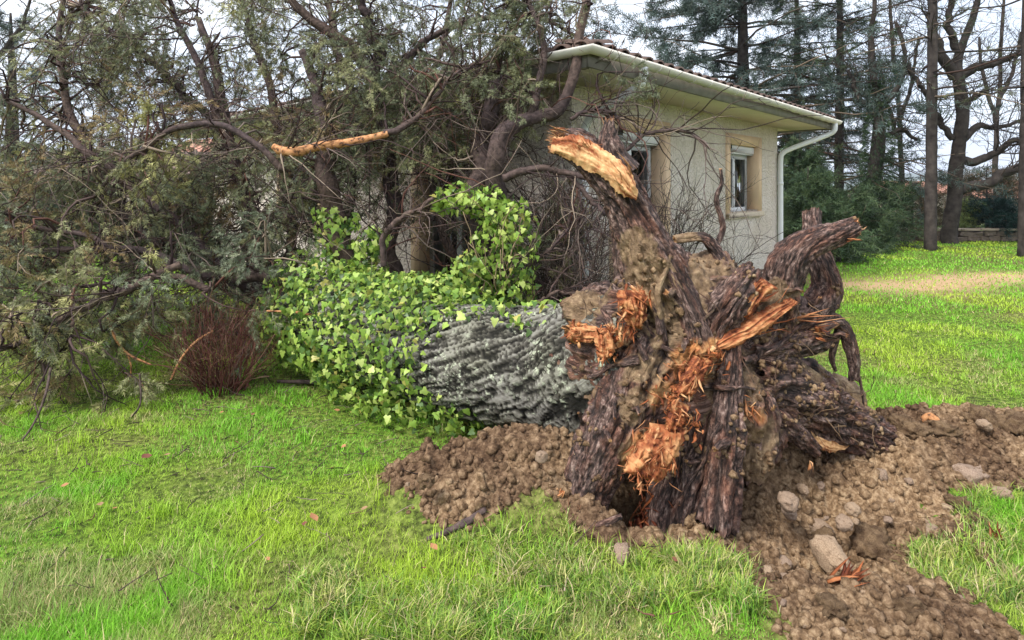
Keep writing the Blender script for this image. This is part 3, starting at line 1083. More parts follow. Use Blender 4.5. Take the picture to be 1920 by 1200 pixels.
hol = np.exp(-(np.linalg.norm(V - at(1170, 930, 2.9), axis=1) / 0.16) ** 2)
V2 = V + NN * (dis - 0.22 * hol)[:, None]
me1.vertices.foreach_set('co', V2.astype(np.float32).ravel())
for k, arr in (('fib', fibc), ('wood', wd), ('soil', sl), ('fur', np.clip(fold * 2.2, 0, 1))):
    a_ = me1.attributes.new(k, 'FLOAT_VECTOR' if arr.ndim == 2 else 'FLOAT', 'POINT')
    a_.data.foreach_set('vector' if arr.ndim == 2 else 'value', arr.astype(np.float32).ravel())
me1.materials.clear(); me1.materials.append(M['root'])
me1.polygons.foreach_set('use_smooth', np.ones(len(me1.polygons), bool))
me1.update()
me1.name = 'root_plate'
plate = link('root_plate', me1, tree)
tag(plate, 'soil caked centre of the torn root plate')


def shards(specs, name, parent, label=None, seed=0):
    """splinters: rows (px,py,Y, dir(3), n, length, width, spread, pos_jitter, tone 0 red-brown .. 1 pale)"""
    mb = MB()
    for (px, py, Y, d, n, L, wdt, spr, jit, tone) in specs:
        C = at(px, py, Y) + RNG.normal(size=(n, 3)) * jit
        D = unit(unit(np.array(d, float))[None] + RNG.normal(size=(n, 3)) * spr)
        LL = L * RNG.uniform(0.35, 1.25, n)
        k = 5
        Pp = walk(C - D * (LL * 0.35)[:, None], D, LL, k, 0.16)
        prof = np.array([0.75, 1.0, 0.85, 0.5, 0.06])
        rr = wdt * RNG.uniform(0.35, 1.3, n)[:, None] * prof[None]
        t = np.clip(tone + RNG.normal(size=n) * 0.22, 0, 1)[:, None]
        c0, c1, c2 = np.array([0.12, 0.032, 0.016]), np.array([0.42, 0.145, 0.055]), np.array([0.72, 0.45, 0.23])
        cc = np.where(t < 0.5, c0 + (c1 - c0) * t * 2, c1 + (c2 - c1) * (t * 2 - 1))
        mb.tubes(Pp, rr * 1.5, 4, {'Col': rep(cc, k * 4)}, 0.3)
    o = mb.build(name, M['wood'], parent, False, 'stuff')
    if label:
        o['label'] = label
    return o

# the tall broken root
rA = root('root', [(1262, 680, 3.06, 92), (1242, 585, 3.04, 80), (1222, 520, 3.02, 66), (1203, 465, 3.0, 54), (1186, 412, 3.0, 45), (1160, 355, 3.0, 40), (1120, 306, 3.02, 36), (1082, 278, 3.06, 30), (1052, 268, 3.10, 24)],
          150, 96, 21, furrow=0.13, lobes=0.2, kf=3.6, ks=3.0, tw=0.9, jag=1.1)
tag(rA, 'tall root broken off at the top, pale wood laid bare')
# bare wood face along its top: a slab with its own thickness
def slab(name, left, right, thick, parent, seed, tone=0.8, n=70, m=28):
    Ls = spline([at(*p) for p in left], n); Rs = spline([at(*p) for p in right], n)
    w = np.linspace(0, 1, m)
    V = Ls[:, None] * (1 - w)[None, :, None] + Rs[:, None] * w[None, :, None]
    u = np.linspace(0, 1, n)
    U, Wg = np.meshgrid(u, w, indexing='ij')
    wv = Wg.ravel() * 11 + 0.8 * vn(np.column_stack([U.ravel() * 4, Wg.ravel() * 2, U.ravel() * 0]), seed + 2)
    fibre = (0.6 * billow(np.column_stack([U.ravel() * 2.5, wv, U.ravel() * 0]), 3, seed) + 0.5 * np.abs(vn(np.column_stack([U.ravel() * 7, wv * 0.35, U.ravel() * 0]), seed + 11)) + 0.25 * RNG.random(n * m)).reshape(n, m)
    edge = np.minimum(np.minimum(Wg, 1 - Wg) * 5, np.minimum(U, 1 - U) * 10).clip(0, 1)
    rag = fbm(np.column_stack([U.ravel() * 9, Wg.ravel() * 2, U.ravel() * 0 + 3]), 4, seed + 4).reshape(n, m)
    acr = unit(Rs - Ls)[:, None]
    V = V + acr * ((rag * 0.016 + 0.010 * (RNG.random((n, 1)) - 0.5)) * (1 - edge))[..., None]
    nrm = np.array([0.0, -1.0, 0.0])
    top = V + nrm * (thick * edge * (0.5 + fibre))[..., None]
    bot = V - nrm * (0.02 + 0 * edge)[..., None]
    VV = np.concatenate([top.reshape(-1, 3), bot.reshape(-1, 3)])
    i = (np.arange(n - 1) * m)[:, None]; j = np.arange(m - 1)[None]
    q1 = np.stack([i + j, i + j + 1, i + m + j + 1, i + m + j], -1).reshape(-1, 4)
    tb = fibre.ravel() * 0.9 + 0.35 * fbm(np.column_stack([U.ravel() * 4, Wg.ravel() * 3, U.ravel() * 0]), 3, seed + 8) + tone - 0.45
    t = np.clip(tb, 0, 1)[:, None]
    if tone >= 0.8:
        t = np.clip((t - 0.7) * 1.8 + 0.62 + 0.22 * fbm(VV[:n * m] * 45, 3, seed + 21)[:, None], 0, 1)
    if tone < 0.8:
        t = np.clip((t - 0.45) * 1.5 + 0.40 + 0.35 * vn(VV[:n * m] * 60, seed + 21)[:, None], 0, 1)
    c0, c1, c2 = np.array([0.085, 0.022, 0.012]), np.array([0.36, 0.115, 0.045]), (np.array([0.62, 0.33, 0.15]) if tone < 0.8 else np.array([0.80, 0.50, 0.25]))
    cc = np.where(t < 0.5, c0 + (c1 - c0) * t * 2, c1 + (c2 - c1) * (t * 2 - 1))
    return mk(name, VV, None, np.concatenate([q1, q1[:, ::-1] + n * m]), M['wood'], parent, False, {'Col': np.concatenate([cc, cc])})

slab('bare_wood', [(1036, 262, 2.97), (1070, 252, 2.94), (1110, 268, 2.90), (1150, 292, 2.86), (1182, 322, 2.84), (1197, 360, 2.83)],
     [(1032, 284, 2.98), (1060, 298, 2.95), (1100, 316, 2.91), (1138, 340, 2.86), (1168, 366, 2.84), (1193, 376, 2.83)], 0.02, rA, 61, 0.85)
shards([(1050, 258, 3.02, (-1, 0, 0.25), 30, 0.10, 0.006, 0.2, 0.018, 0.75), (1100, 272, 2.93, (-1, -0.1, 0.45), 22, 0.11, 0.004, 0.2, 0.03, 0.7),
        (1170, 335, 2.84, (-0.6, -0.2, 0.8), 30, 0.11, 0.004, 0.2, 0.03, 0.85), (1142, 250, 3.0, (0.05, 0, 1), 7, 0.13, 0.011, 0.12, 0.012, 0.45)], 'splinters', rA)
root('bark_spike', [(1165, 325, 2.98, 34), (1148, 285, 2.97, 27), (1142, 258, 2.97, 18), (1143, 226, 2.97, 8)], 40, 24, 23, broken=0.4, furrow=0.15, jag=1.2, soil=0, parent=rA)
root('bark_spike', [(1120, 292, 3.05, 26), (1085, 262, 3.06, 22), (1060, 250, 3.08, 12)], 40, 24, 24, broken=0.4, furrow=0.2, jag=1.2, soil=0, parent=rA)

# right hand roots
rB = root('root', [(1400, 660, 3.12, 60), (1440, 600, 3.10, 46), (1465, 545, 3.08, 39), (1478, 500, 3.06, 37), (1502, 467, 3.06, 31), (1540, 448, 3.10, 25), (1575, 436, 3.14, 22), (1603, 424, 3.16, 18)],
          130, 60, 31, furrow=0.12, lobes=0.2, tw=1.2, jag=0.9)
tag(rB, 'upswept right root snapped off with an orange splintered end')
shards([(1600, 426, 3.15, (1, 0.1, 0.35), 26, 0.06, 0.007, 0.28, 0.016, 0.62), (1594, 446, 3.1, (1, -0.2, -0.1), 12, 0.06, 0.007, 0.3, 0.012, 0.55)], 'splinters', rB)
root('root', [(1400, 680, 3.2, 56), (1440, 640, 3.2, 44), (1490, 606, 3.22, 35), (1530, 575, 3.24, 30), (1549, 540, 3.26, 27), (1541, 500, 3.28, 24), (1526, 455, 3.34, 19), (1524, 420, 3.38, 17), (1524, 398, 3.40, 17)],
     120, 44, 33, furrow=0.11, lobes=0.18, broken=0.1, tw=1.0)
rD = root('root', [(1350, 690, 3.06, 60), (1410, 660, 3.06, 44), (1460, 645, 3.10, 34), (1510, 636, 3.14, 29), (1545, 626, 3.18, 25)], 100, 50, 35, furrow=0.14, lobes=0.22, jag=1.3)
tag(rD, 'short right root ending in torn orange wood')
shards([(1535, 622, 3.08, (1, -0.1, -0.15), 26, 0.07, 0.009, 0.3, 0.020, 0.6), (1430, 608, 2.97, (1, 0.0, 0.25), 14, 0.26, 0.011, 0.08, 0.022, 0.40), (1510, 600, 3.06, (1, 0.05, 0.0), 5, 0.36, 0.010, 0.04, 0.008, 0.65),
        (1420, 560, 2.93, (1, 0.0, 0.7), 16, 0.16, 0.011, 0.12, 0.025, 0.40)], 'splinters', rD)
slab('split_face', [(1318, 652, 2.82, ), (1365, 622, 2.84), (1425, 586, 2.90), (1482, 558, 2.98)], [(1325, 664, 2.80), (1385, 648, 2.82), (1440, 614, 2.88), (1496, 566, 2.97)], 0.02, rD, 64, 0.52, 70, 30)
slab('split_face', [(1372, 590, 2.86), (1385, 560, 2.86), (1405, 530, 2.88), (1420, 515, 2.9)], [(1405, 598, 2.86), (1420, 575, 2.87), (1440, 552, 2.90), (1458, 540, 2.92)], 0.02, rD, 65, 0.40, 50, 26)
rC = root('root', [(1370, 700, 3.05, 76), (1450, 725, 3.12, 64), (1530, 765, 3.2, 54), (1600, 800, 3.28, 48), (1640, 822, 3.34, 42), (1662, 845, 3.4, 34)], 130, 72, 37, furrow=0.14, lobes=0.2, tw=0.9, jag=0.6, broken=0.2)
tag(rC, 'long dark root reaching down to the soil on the right')
slab('bare_wood', [(1520, 808, 3.08), (1545, 818, 3.10), (1570, 828, 3.13), (1592, 836, 3.16)], [(1530, 836, 3.08), (1548, 845, 3.1), (1565, 846, 3.13), (1586, 842, 3.16)], 0.012, rC, 63, 0.95, 40, 14)
root('root', [(1390, 735, 2.98, 28), (1440, 770, 2.96, 24), (1490, 810, 2.98, 20), (1530, 845, 3.02, 12)], 80, 32, 39, furrow=0.16, jag=1.0, broken=0.7, soil=0.3)
shards([(1517, 872, 2.9, (0.15, 0, -1), 2, 0.10, 0.014, 0.1, 0.006, 0.95)], 'loose_splinter', tree)
# front legs
rE = root('root', [(1230, 650, 3.0, 76), (1190, 710, 2.92, 70), (1160, 780, 2.84, 62), (1125, 850, 2.78, 54), (1098, 920, 2.74, 47), (1088, 990, 2.71, 42)], 140, 84, 41, furrow=0.11, lobes=0.16, tw=0.5, broken=0.0,
          extra_wood=[(1082, 975, 2.62, 24), (1050, 920, 2.66, 12)], kf=4, ks=6)
tag(rE, 'left front root like a leg, purple grey bark')
shards([(1048, 925, 2.66, (0.2, 0, 1), 8, 0.04, 0.008, 0.3, 0.008, 0.75), (1082, 965, 2.62, (0.1, 0, 1), 26, 0.09, 0.006, 0.12, 0.018, 0.2)], 'splinters', rE)
rF = root('root', [(1345, 690, 2.98, 44), (1325, 780, 2.90, 48), (1300, 860, 2.86, 54), (1275, 930, 2.82, 56), (1266, 1010, 2.78, 56)], 140, 80, 43, furrow=0.12, lobes=0.16, tw=-0.25, broken=0.0, kf=3.0, ks=2.0, soil=0.5)
tag(rF, 'broad purple brown root wall right of the hollow')
rG = root('root', [(1375, 640, 2.86, 14), (1367, 720, 2.80, 24), (1361, 800, 2.74, 30), (1353, 880, 2.70, 34), (1344, 985, 2.66, 37)], 130, 60, 45, furrow=0.22, lobes=0.25, tw=-0.2, broken=0.0, kf=2.8, ks=1.0, soil=0.2)
tag(rG, 'upright fluted root in the middle with grey weathered stripes')
root('root', [(1410, 740, 3.0, 44), (1418, 800, 2.94, 42), (1412, 860, 2.9, 36), (1405, 900, 2.88, 22)], 70, 48, 47, furrow=0.14, lobes=0.3, broken=0.0)
# stubs and thin roots
rK = root('root', [(1320, 640, 2.95, 40), (1350, 585, 2.9, 36), (1380, 545, 2.9, 30), (1412, 506, 2.95, 18)], 70, 40, 49, furrow=0.22, lobes=0.35, broken=0.1, soil=0.4, jag=0.8)
root('root', [(1310, 650, 2.86, 34), (1295, 590, 2.86, 30), (1266, 520, 2.90, 25), (1236, 455, 2.94, 19), (1208, 405, 2.95, 11)], 110, 40, 50, furrow=0.22, lobes=0.25, broken=0.0, soil=0.1, kf=2.6, ks=2)
root('root', [(1360, 500, 3.1, 12), (1338, 466, 3.1, 12), (1320, 446, 3.1, 11), (1292, 446, 3.1, 10), (1264, 450, 3.1, 9)], 60, 20, 51, furrow=0.15, lobes=0.3, soil=1.0, extra_soil=[(1280, 448, 3.1, 40)])
root('root', [(1341, 462, 3.15, 6), (1356, 425, 3.15, 6), (1343, 375, 3.15, 5), (1353, 345, 3.15, 4), (1351, 316, 3.15, 3)], 50, 10, 52, furrow=0.15, lobes=0.3, soil=0)
rH = root('root', [(1550, 596, 3.22, 16), (1578, 608, 3.24, 14), (1594, 645, 3.24, 13), (1601, 685, 3.24, 11), (1600, 714, 3.24, 8)], 60, 20, 53, furrow=0.15, lobes=0.25, soil=0.2, broken=0.5)
root('root_thread', [(1604, 690, 3.24, 3.5), (1614, 720, 3.24, 2.6), (1618, 750, 3.24, 2), (1624, 790, 3.24, 1.5)], 30, 6, 54, soil=0, parent=rH, broken=0)
root('root_thread', [(1575, 612, 3.24, 8), (1566, 640, 3.24, 7), (1560, 670, 3.24, 6), (1566, 696, 3.24, 3)], 30, 8, 55, soil=0, parent=rH, broken=0)
root('root', [(1110, 640, 3.1, 32), (1092, 628, 3.02, 26), (1074, 620, 2.95, 19)], 40, 40, 56, furrow=0.2, jag=1.5)
root('root', [(1070, 995, 2.62, 8), (1105, 992, 2.56, 7), (1140, 978, 2.55, 7), (1166, 968, 2.56, 5)], 50, 12, 57, furrow=0.2, lobes=0.3, soil=0.8, broken=0.0)
# split faces of heartwood
for L_, R_, th_, sd_, tn_ in [
    ([(1222, 796, 2.66), (1194, 840, 2.60), (1166, 884, 2.58)], [(1290, 806, 2.66), (1268, 855, 2.60), (1236, 906, 2.58)], 0.035, 71, 0.58),
    ([(1302, 668, 2.74), (1282, 700, 2.70), (1262, 738, 2.67)], [(1338, 676, 2.76), (1320, 706, 2.71), (1296, 744, 2.68)], 0.025, 72, 0.40),
    ([(1264, 752, 2.67), (1250, 785, 2.65), (1248, 812, 2.65)], [(1294, 762, 2.68), (1286, 790, 2.66), (1270, 818, 2.66)], 0.025, 76, 0.42),
    ([(1160, 545, 2.82), (1162, 575, 2.80), (1180, 612, 2.80)], [(1208, 545, 2.82), (1214, 575, 2.80), (1204, 618, 2.80)], 0.03, 73, 0.55),
    ([(1118, 616, 2.84), (1116, 645, 2.80), (1124, 672, 2.79)], [(1152, 618, 2.82), (1154, 645, 2.79), (1146, 672, 2.79)], 0.028, 74, 0.62),
    ([(1068, 608, 2.94), (1066, 626, 2.92), (1074, 640, 2.92)], [(1122, 614, 2.90), (1124, 630, 2.88), (1112, 644, 2.88)], 0.02, 75, 0.62)]:
    slab('split_face', L_, R_, th_, plate, sd_, tn_, 44, 26)
# fine hair roots hanging from the plate
hs = np.array([at(px, py, d) for px, py, d in zip(RNG.uniform(1080, 1640, 150), RNG.uniform(540, 900, 150), RNG.uniform(2.8, 3.2, 150))])
hb = MB()
Ph = walk(hs, unit(rdir(150) + np.array([0.2, -0.5, -0.6])), RNG.uniform(0.05, 0.22, 150), 7, 0.22, -0.12, 0.1)
hb.tubes(Ph, np.linspace(1, 0.3, 7)[None] * RNG.uniform(0.0012, 0.0035, 150)[:, None], 3, {'Col': rep(np.array([[0.10, 0.06, 0.04], [0.22, 0.15, 0.09], [0.05, 0.03, 0.025]])[RNG.integers(0, 3, 150)], 21)})
hb.build('rootlets', M['wood'], plate, False, 'stuff')
# fibrous torn heartwood
specs = []
for (px, py, Y, n, L, wd_, jit, tone, d) in [
    (1085, 622, 2.92, 36, 0.06, 0.005, 0.030, 0.50, (-1, -0.6, 0.1)), (1140, 622, 2.80, 34, 0.055, 0.006, 0.035, 0.55, (-0.3, -0.6, -0.6)), (1135, 662, 2.78, 24, 0.05, 0.006, 0.025, 0.6, (-0.3, -0.6, -0.6)),
    (1182, 580, 2.79, 34, 0.07, 0.006, 0.035, 0.50, (-0.2, -0.3, -1)), (1200, 560, 2.79, 18, 0.08, 0.006, 0.025, 0.45, (0.1, -0.3, -1)),
    (1295, 700, 2.71, 70, 0.055, 0.0045, 0.045, 0.48, (-0.3, -0.6, -0.4)), (1262, 748, 2.68, 70, 0.055, 0.0045, 0.045, 0.5, (-0.4, -0.7, -0.4)), (1285, 790, 2.68, 50, 0.05, 0.0045, 0.04, 0.42, (-0.4, -0.6, -0.5)),
    (1225, 840, 2.60, 90, 0.06, 0.0034, 0.042, 0.46, (-0.45, -0.5, -0.8)), (1205, 885, 2.57, 80, 0.06, 0.0036, 0.035, 0.45, (-0.3, -0.6, -0.7)), (1250, 870, 2.58, 40, 0.06, 0.0034, 0.03, 0.4, (0.2, -0.6, -0.8)),
    (1205, 912, 2.6, 5, 0.10, 0.010, 0.008, 0.6, (0.9, -0.3, -0.4)), (1330, 670, 2.76, 60, 0.07, 0.005, 0.035, 0.42, (0.2, -0.3, 0.9)), (1395, 760, 2.80, 50, 0.08, 0.005, 0.03, 0.55, (0.6, -0.3, -0.5)),
    (1180, 610, 2.80, 30, 0.07, 0.006, 0.03, 0.3, (-0.3, -0.3, -0.8)), (1215, 960, 2.80, 60, 0.13, 0.006, 0.05, 0.02, (0.3, 0.0, -1))]:
    specs.append((px, py, Y, d, n, L, wd_, 0.6, jit, tone))
shards(specs, 'torn_heartwood', plate, 'shredded orange heartwood')
# chunky soil still held by the roots
def lumps(n, C, jit, r0, r1, seed, sub=2):
    """irregular clods: batch of displaced icospheres"""
    b = bmesh.new(); bmesh.ops.create_icosphere(b, subdivisions=sub, radius=1.0)
    B = np.array([v.co[:] for v in b.verts]); F = np.array([[v.index for v in f.verts] for f in b.faces]); b.free()
    C = np.asarray(C, float)
    if len(C) != n:
        C = C[RNG.integers(0, len(C), n)] + RNG.normal(size=(n, 3)) * jit
    s = r0 + (r1 - r0) * RNG.random(n) ** 2.2
    sq = RNG.uniform(0.6, 1.15, (n, 3)) * s[:, None]
    ph = RNG.uniform(0, 99, (n, 3))
    VV = B[None] * sq[:, None]
    f = fbm((B[None] * 1.6 + ph[:, None]).reshape(-1, 3), 2, seed).reshape(n, -1)
    VV = VV * (1 + 0.6 * f + 0.12 * RNG.normal(size=f.shape))[..., None]
    a = RNG.uniform(0, 6.28, n); ca, sa = np.cos(a)[:, None], np.sin(a)[:, None]
    VV = np.stack([VV[..., 0] * ca - VV[..., 1] * sa, VV[..., 0] * sa + VV[..., 1] * ca, VV[..., 2]], -1) + C[:, None]
    return VV.reshape(-1, 3), (F[None] + (np.arange(n) * len(B))[:, None, None]).reshape(-1, 3)

# where the lifted surface really lies, found with rays from the front
from mathutils.bvhtree import BVHTree
bv, bf, off = [], [], 0
for o_ in [plate] + [c_ for c_ in tree.children if c_.name.startswith('root') and c_ is not plate]:
    me_ = o_.data
    co = np.empty(len(me_.vertices) * 3, np.float32); me_.vertices.foreach_get('co', co)
    bv.append(co.reshape(-1, 3))
    bf += [tuple(v + off for v in p_.vertices) for p_ in me_.polygons]
    off += len(me_.vertices)
BV = BVHTree.FromPolygons([tuple(v) for v in np.concatenate(bv).tolist()], bf)
def surf(px, py):
    d_ = Vector(at(px, py, 1.0) - np.array([0, 0, EYE]))
    h_ = BV.ray_cast(Vector((0, 0, EYE)), d_.normalized(), 6.0)
    return (None, None) if h_[0] is None or h_[0].y > 3.7 else (np.array(h_[0]), np.array(h_[1]))

# roots of every size lying over and poking out of the plate
rng_ = random.Random(5)
made = 0
while made < 20:
    a0 = rng_.uniform(0, 6.28)
    rr_ = rng_.uniform(20, 150)
    px, py = 1290 + math.cos(a0) * rr_ * 1.3, 690 + math.sin(a0) * rr_
    ang_ = a0 + rng_.uniform(-0.7, 0.7)
    if px > 1430:
        continue
    Lp = rng_.uniform(60, 190)
    r0_ = rng_.uniform(3.5, 12)
    P_ = []
    for q_ in range(6):
        h_, n_ = surf(px, py)
        if h_ is None:
            break
        rad_ = r0_ * (1 - 0.14 * q_)
        P_.append((px, py, float(h_[1]) - rad_ / FPX * 2.8 * 0.35, rad_))
        ang_ += rng_.uniform(-0.4, 0.4)
        px += math.cos(ang_) * Lp / 5; py += math.sin(ang_) * Lp / 5
    if len(P_) < 4 or max(abs(P_[q_][2] - P_[q_ + 1][2]) for q_ in range(len(P_) - 1)) > 0.14:
        continue
    root('root', P_, 46, 16, 700 + made, furrow=0.18, lobes=0.3, soil=rng_.choice([0.2, 0.6, 1.0]), broken=rng_.choice([0, 0.3, 0.8]))
    made += 1
made = 0
while made < 16:
    px, py = rng_.uniform(1080, 1560), rng_.uniform(520, 900)
    h_, n_ = surf(px, py)
    if h_ is None or n_[1] > -0.2:
        continue
    d_ = unit(n_ + np.array([rng_.uniform(-0.5, 0.5), -0.2, rng_.uniform(-0.5, 0.4)]))
    L_, r_ = rng_.uniform(0.04, 0.12), rng_.uniform(0.008, 0.024)
    pts_ = [(*(h_ - d_ * 0.03), r_ * 1.3), (*(h_ + d_ * L_ * 0.3), r_), (*(h_ + d_ * L_ * 0.7 + np.array([0, 0, rng_.uniform(-0.02, 0.02)])), r_ * 0.85), (*(h_ + d_ * L_), r_ * 0.7)]
    V_, Q_, T_, f_, e_, u_ = root_tube(pts_, 26, 18, 760 + made, furrow=0.2, lobes=0.3, jag=1.4)
    mk('root_stub', V_, T_, Q_, M['root'], tree, True, {'fib': f_, 'wood': e_ * 0.9, 'soil': zones(V_, SOILZ, 9) * 0.5, 'fur': u_})
    made += 1
hits = []
while len(hits) < 900:
    px, py = rng_.uniform(1065, 1660), rng_.uniform(480, 900)
    if fbm(np.array([[px / 45.0, py / 45.0, 0]]), 2, 88)[0] < 0.02:
        continue
    h_, n_ = surf(px, py)
    if h_ is not None and (n_[2] > -0.2 or rng_.random() < 0.4):
        hits.append(h_)
V, F = lumps(900, np.array(hits), 0, 0.003, 0.020, 70, 1)
sc_ = mk('soil_clump', V, F, None, M['soil'], plate, False, None, 'stuff')
sc_['label'] = 'crumbs of soil stuck among the roots'
# thick torn flakes of wood under the shreds
Cw = np.array([at(*p) for p in [(1092, 622, 2.95), (1140, 630, 2.83), (1140, 655, 2.80), (1185, 575, 2.83), (1295, 700, 2.74), (1262, 748, 2.71), (1285, 790, 2.71), (1230, 835, 2.67), (1205, 875, 2.64), (1240, 860, 2.66), (1330, 672, 2.8), (1400, 765, 2.84)]])
nf = 170
Vf, Ff = lumps(nf, Cw, 0.030, 0.006, 0.022, 72, 1)
tf = np.clip(0.42 + 0.28 * RNG.normal(size=nf), 0, 1)[:, None]
c0, c1, c2 = np.array([0.16, 0.045, 0.02]), np.array([0.58, 0.21, 0.075]), np.array([0.82, 0.50, 0.24])
cf = np.where(tf < 0.5, c0 + (c1 - c0) * tf * 2, c1 + (c2 - c1) * (tf * 2 - 1))
mk('wood_flakes', Vf, Ff, None, M['wood'], plate, False, {'Col': rep(cf, len(Vf) // nf)}, 'stuff')
#@@CROWN@@

# ------------------------------------------------------------------ crown of the fallen tree
LIMBS = [
    [(915, 600, 4.85, 24), (912, 470, 4.9, 23), (898, 380, 4.9, 21), (893, 300, 4.95, 19), (913, 250, 5.0, 17), (926, 200, 5.0, 16), (938, 128, 5.0, 13)],
    [(935, 560, 4.75, 22), (922, 380, 4.7, 20), (938, 290, 4.7, 18), (965, 245, 4.7, 16), (1010, 228, 4.7, 14), (1052, 213, 4.7, 13), (1066, 170, 4.75, 10), (1085, 80, 4.8, 9), (1105, 0, 4.85, 8), (1112, -70, 4.9, 5)],
    [(672, 570, 5.0, 24), (645, 460, 5.0, 21), (622, 390, 5.0, 20), (614, 300, 5.0, 18), (605, 230, 5.1, 15), (590, 150, 5.2, 10), (560, 80, 5.3, 6)],
    [(748, 540, 5.6, 17), (738, 400, 5.6, 15), (732, 290, 5.6, 14), (722, 215, 5.6, 14), (692, 130, 5.6, 13), (640, 75, 5.6, 11), (590, 35, 5.6, 9), (530, -20, 5.6, 7)],
    [(704, 165, 5.6, 11), (706, 100, 5.6, 10), (690, 40, 5.6, 9), (668, -30, 5.6, 7)],
    [(535, 322, 4.6, 7), (490, 275, 4.6, 6), (430, 240, 4.6, 6), (350, 235, 4.6, 6), (290, 265, 4.6, 5), (225, 315, 4.6, 4.5), (178, 368, 4.6, 3)],
    [(650, 570, 5.0, 20), (560, 540, 4.95, 15), (480, 525, 4.9, 12), (390, 515, 4.9, 9), (310, 485, 4.9, 8), (230, 468, 4.9, 7), (120, 470, 4.9, 5), (-10, 482, 4.9, 3)],
    [(430, 522, 4.9, 8), (340, 497, 4.9, 7), (250, 470, 4.85, 6), (150, 440, 4.8, 5), (60, 425, 4.8, 4), (-30, 415, 4.8, 3)],
    [(545, 575, 5.9, 15), (470, 450, 6.3, 14), (440, 330, 6.5, 13), (420, 230, 6.5, 11), (400, 120, 6.6, 8), (370, 20, 6.7, 5)],
    [(340, 495, 4.4, 7), (220, 550, 4.2, 7), (130, 590, 4.1, 6), (40, 640, 4.0, 5), (-30, 665, 4.0, 4)],
    [(140, 590, 4.12, 5), (132, 620, 4.1, 5), (118, 650, 4.1, 4), (80, 662, 4.1, 3)],
    [(945, 330, 4.6, 8), (1000, 318, 4.6, 7), (1060, 322, 4.55, 6), (1110, 340, 4.5, 5), (1150, 372, 4.5, 4)],
    [(1065, 325, 4.55, 5), (1100, 365, 4.5, 5), (1135, 402, 4.45, 4)],
    [(1070, 222, 4.7, 4), (1110, 208, 4.7, 3.5), (1150, 215, 4.7, 3), (1166, 248, 4.7, 2)],
    [(1165, 292, 4.6, 4), (1200, 258, 4.6, 3.5), (1240, 245, 4.6, 3.5), (1290, 248, 4.6, 3), (1332, 278, 4.6, 2)],
    [(720, 500, 4.5, 6), (722, 445, 4.5, 6), (745, 415, 4.5, 6), (790, 392, 4.5, 5), (815, 372, 4.5, 4)],
    [(640, 560, 6.0, 11), (655, 420, 6.0, 10), (665, 300, 6.2, 9), (650, 150, 6.4, 8), (615, 0, 6.6, 6)],
    [(865, 600, 6.0, 11), (835, 420, 6.0, 9), (800, 300, 6.0, 8), (790, 200, 6.0, 6), (830, 90, 6.0, 5), (850, -20, 6.0, 4)],
    [(525, 580, 5.5, 11), (480, 420, 5.6, 9), (430, 280, 5.7, 8), (385, 150, 5.8, 7), (330, 40, 5.9, 5), (300, -60, 6.0, 4)],
    [(480, 560, 5.2, 10), (350, 430, 5.2, 9), (230, 330, 5.2, 8), (120, 250, 5.2, 6), (10, 190, 5.2, 4)],
    [(565, 580, 6.2, 11), (540, 380, 6.3, 9), (520, 200, 6.4, 8), (480, 80, 6.5, 6), (440, -30, 6.6, 4)],
    [(718, 254, 4.6, 7), (765, 232, 4.65, 6), (800, 200, 4.7, 5), (852, 142, 4.8, 3), (900, 120, 4.9, 2)],
    [(985, 590, 4.4, 4.5), (1020, 560, 4.4, 4), (1055, 548, 4.4, 4), (1100, 556, 4.4, 3)],
    [(985, 500, 4.6, 3), (1030, 468, 4.6, 3), (1070, 425, 4.6, 2.5), (1098, 392, 4.6, 2)],
    [(400, 545, 4.6, 7), (300, 520, 4.6, 6), (170, 560, 4.6, 5), (60, 585, 4.6, 4), (-40, 600, 4.6, 3)],
    [(700, 190, 5.6, 8), (760, 110, 5.6, 7), (830, 60, 5.5, 6), (930, 30, 5.5, 5), (1020, 40, 5.4, 4), (1100, 75, 5.4, 3)],
    [(985, 235, 4.7, 8), (1010, 160, 4.75, 7), (1022, 90, 4.8, 6), (1000, 20, 4.85, 5), (985, -50, 4.9, 3)],
    [(300, 470, 5.4, 9), (200, 340, 5.5, 8), (130, 200, 5.6, 7), (110, 80, 5.7, 5), (125, -30, 5.8, 4)],
    [(410, 240, 6.5, 7), (300, 130, 6.3, 6), (210, 60, 6.2, 5), (150, 10, 6.2, 3)],
]
NB = []
for i, Lm in enumerate(LIMBS):
    pts = [W(*p) for p in Lm]
    S = spline(pts, 40)
    S[:, 3] = np.maximum(S[:, 3], 0.004)
    kink = np.column_stack([fbm(np.column_stack([np.arange(40) * 0.22, np.full(40, i * 3.3 + c_), np.zeros(40)]), 2, 200 + i) for c_ in (0, 9, 18)]) * (S[:, 3:] * 1.3)
    S[:, :3] += kink
    NB.append(S)
    big = Lm[0][3] > 12
    if big:
        Vt, Qt, Tt, fb, en, fu = root_tube(S[::2], 70, 20, 300 + i, furrow=0.10, lobes=0.15, jag=0.4)
        b_ = mk('branch', Vt, Tt, Qt, M['branch'], tree, True)
    else:
        b_ = MB().tubes(S[:, :3], S[:, 3], 8).build('branch', M['branch'], tree, True)
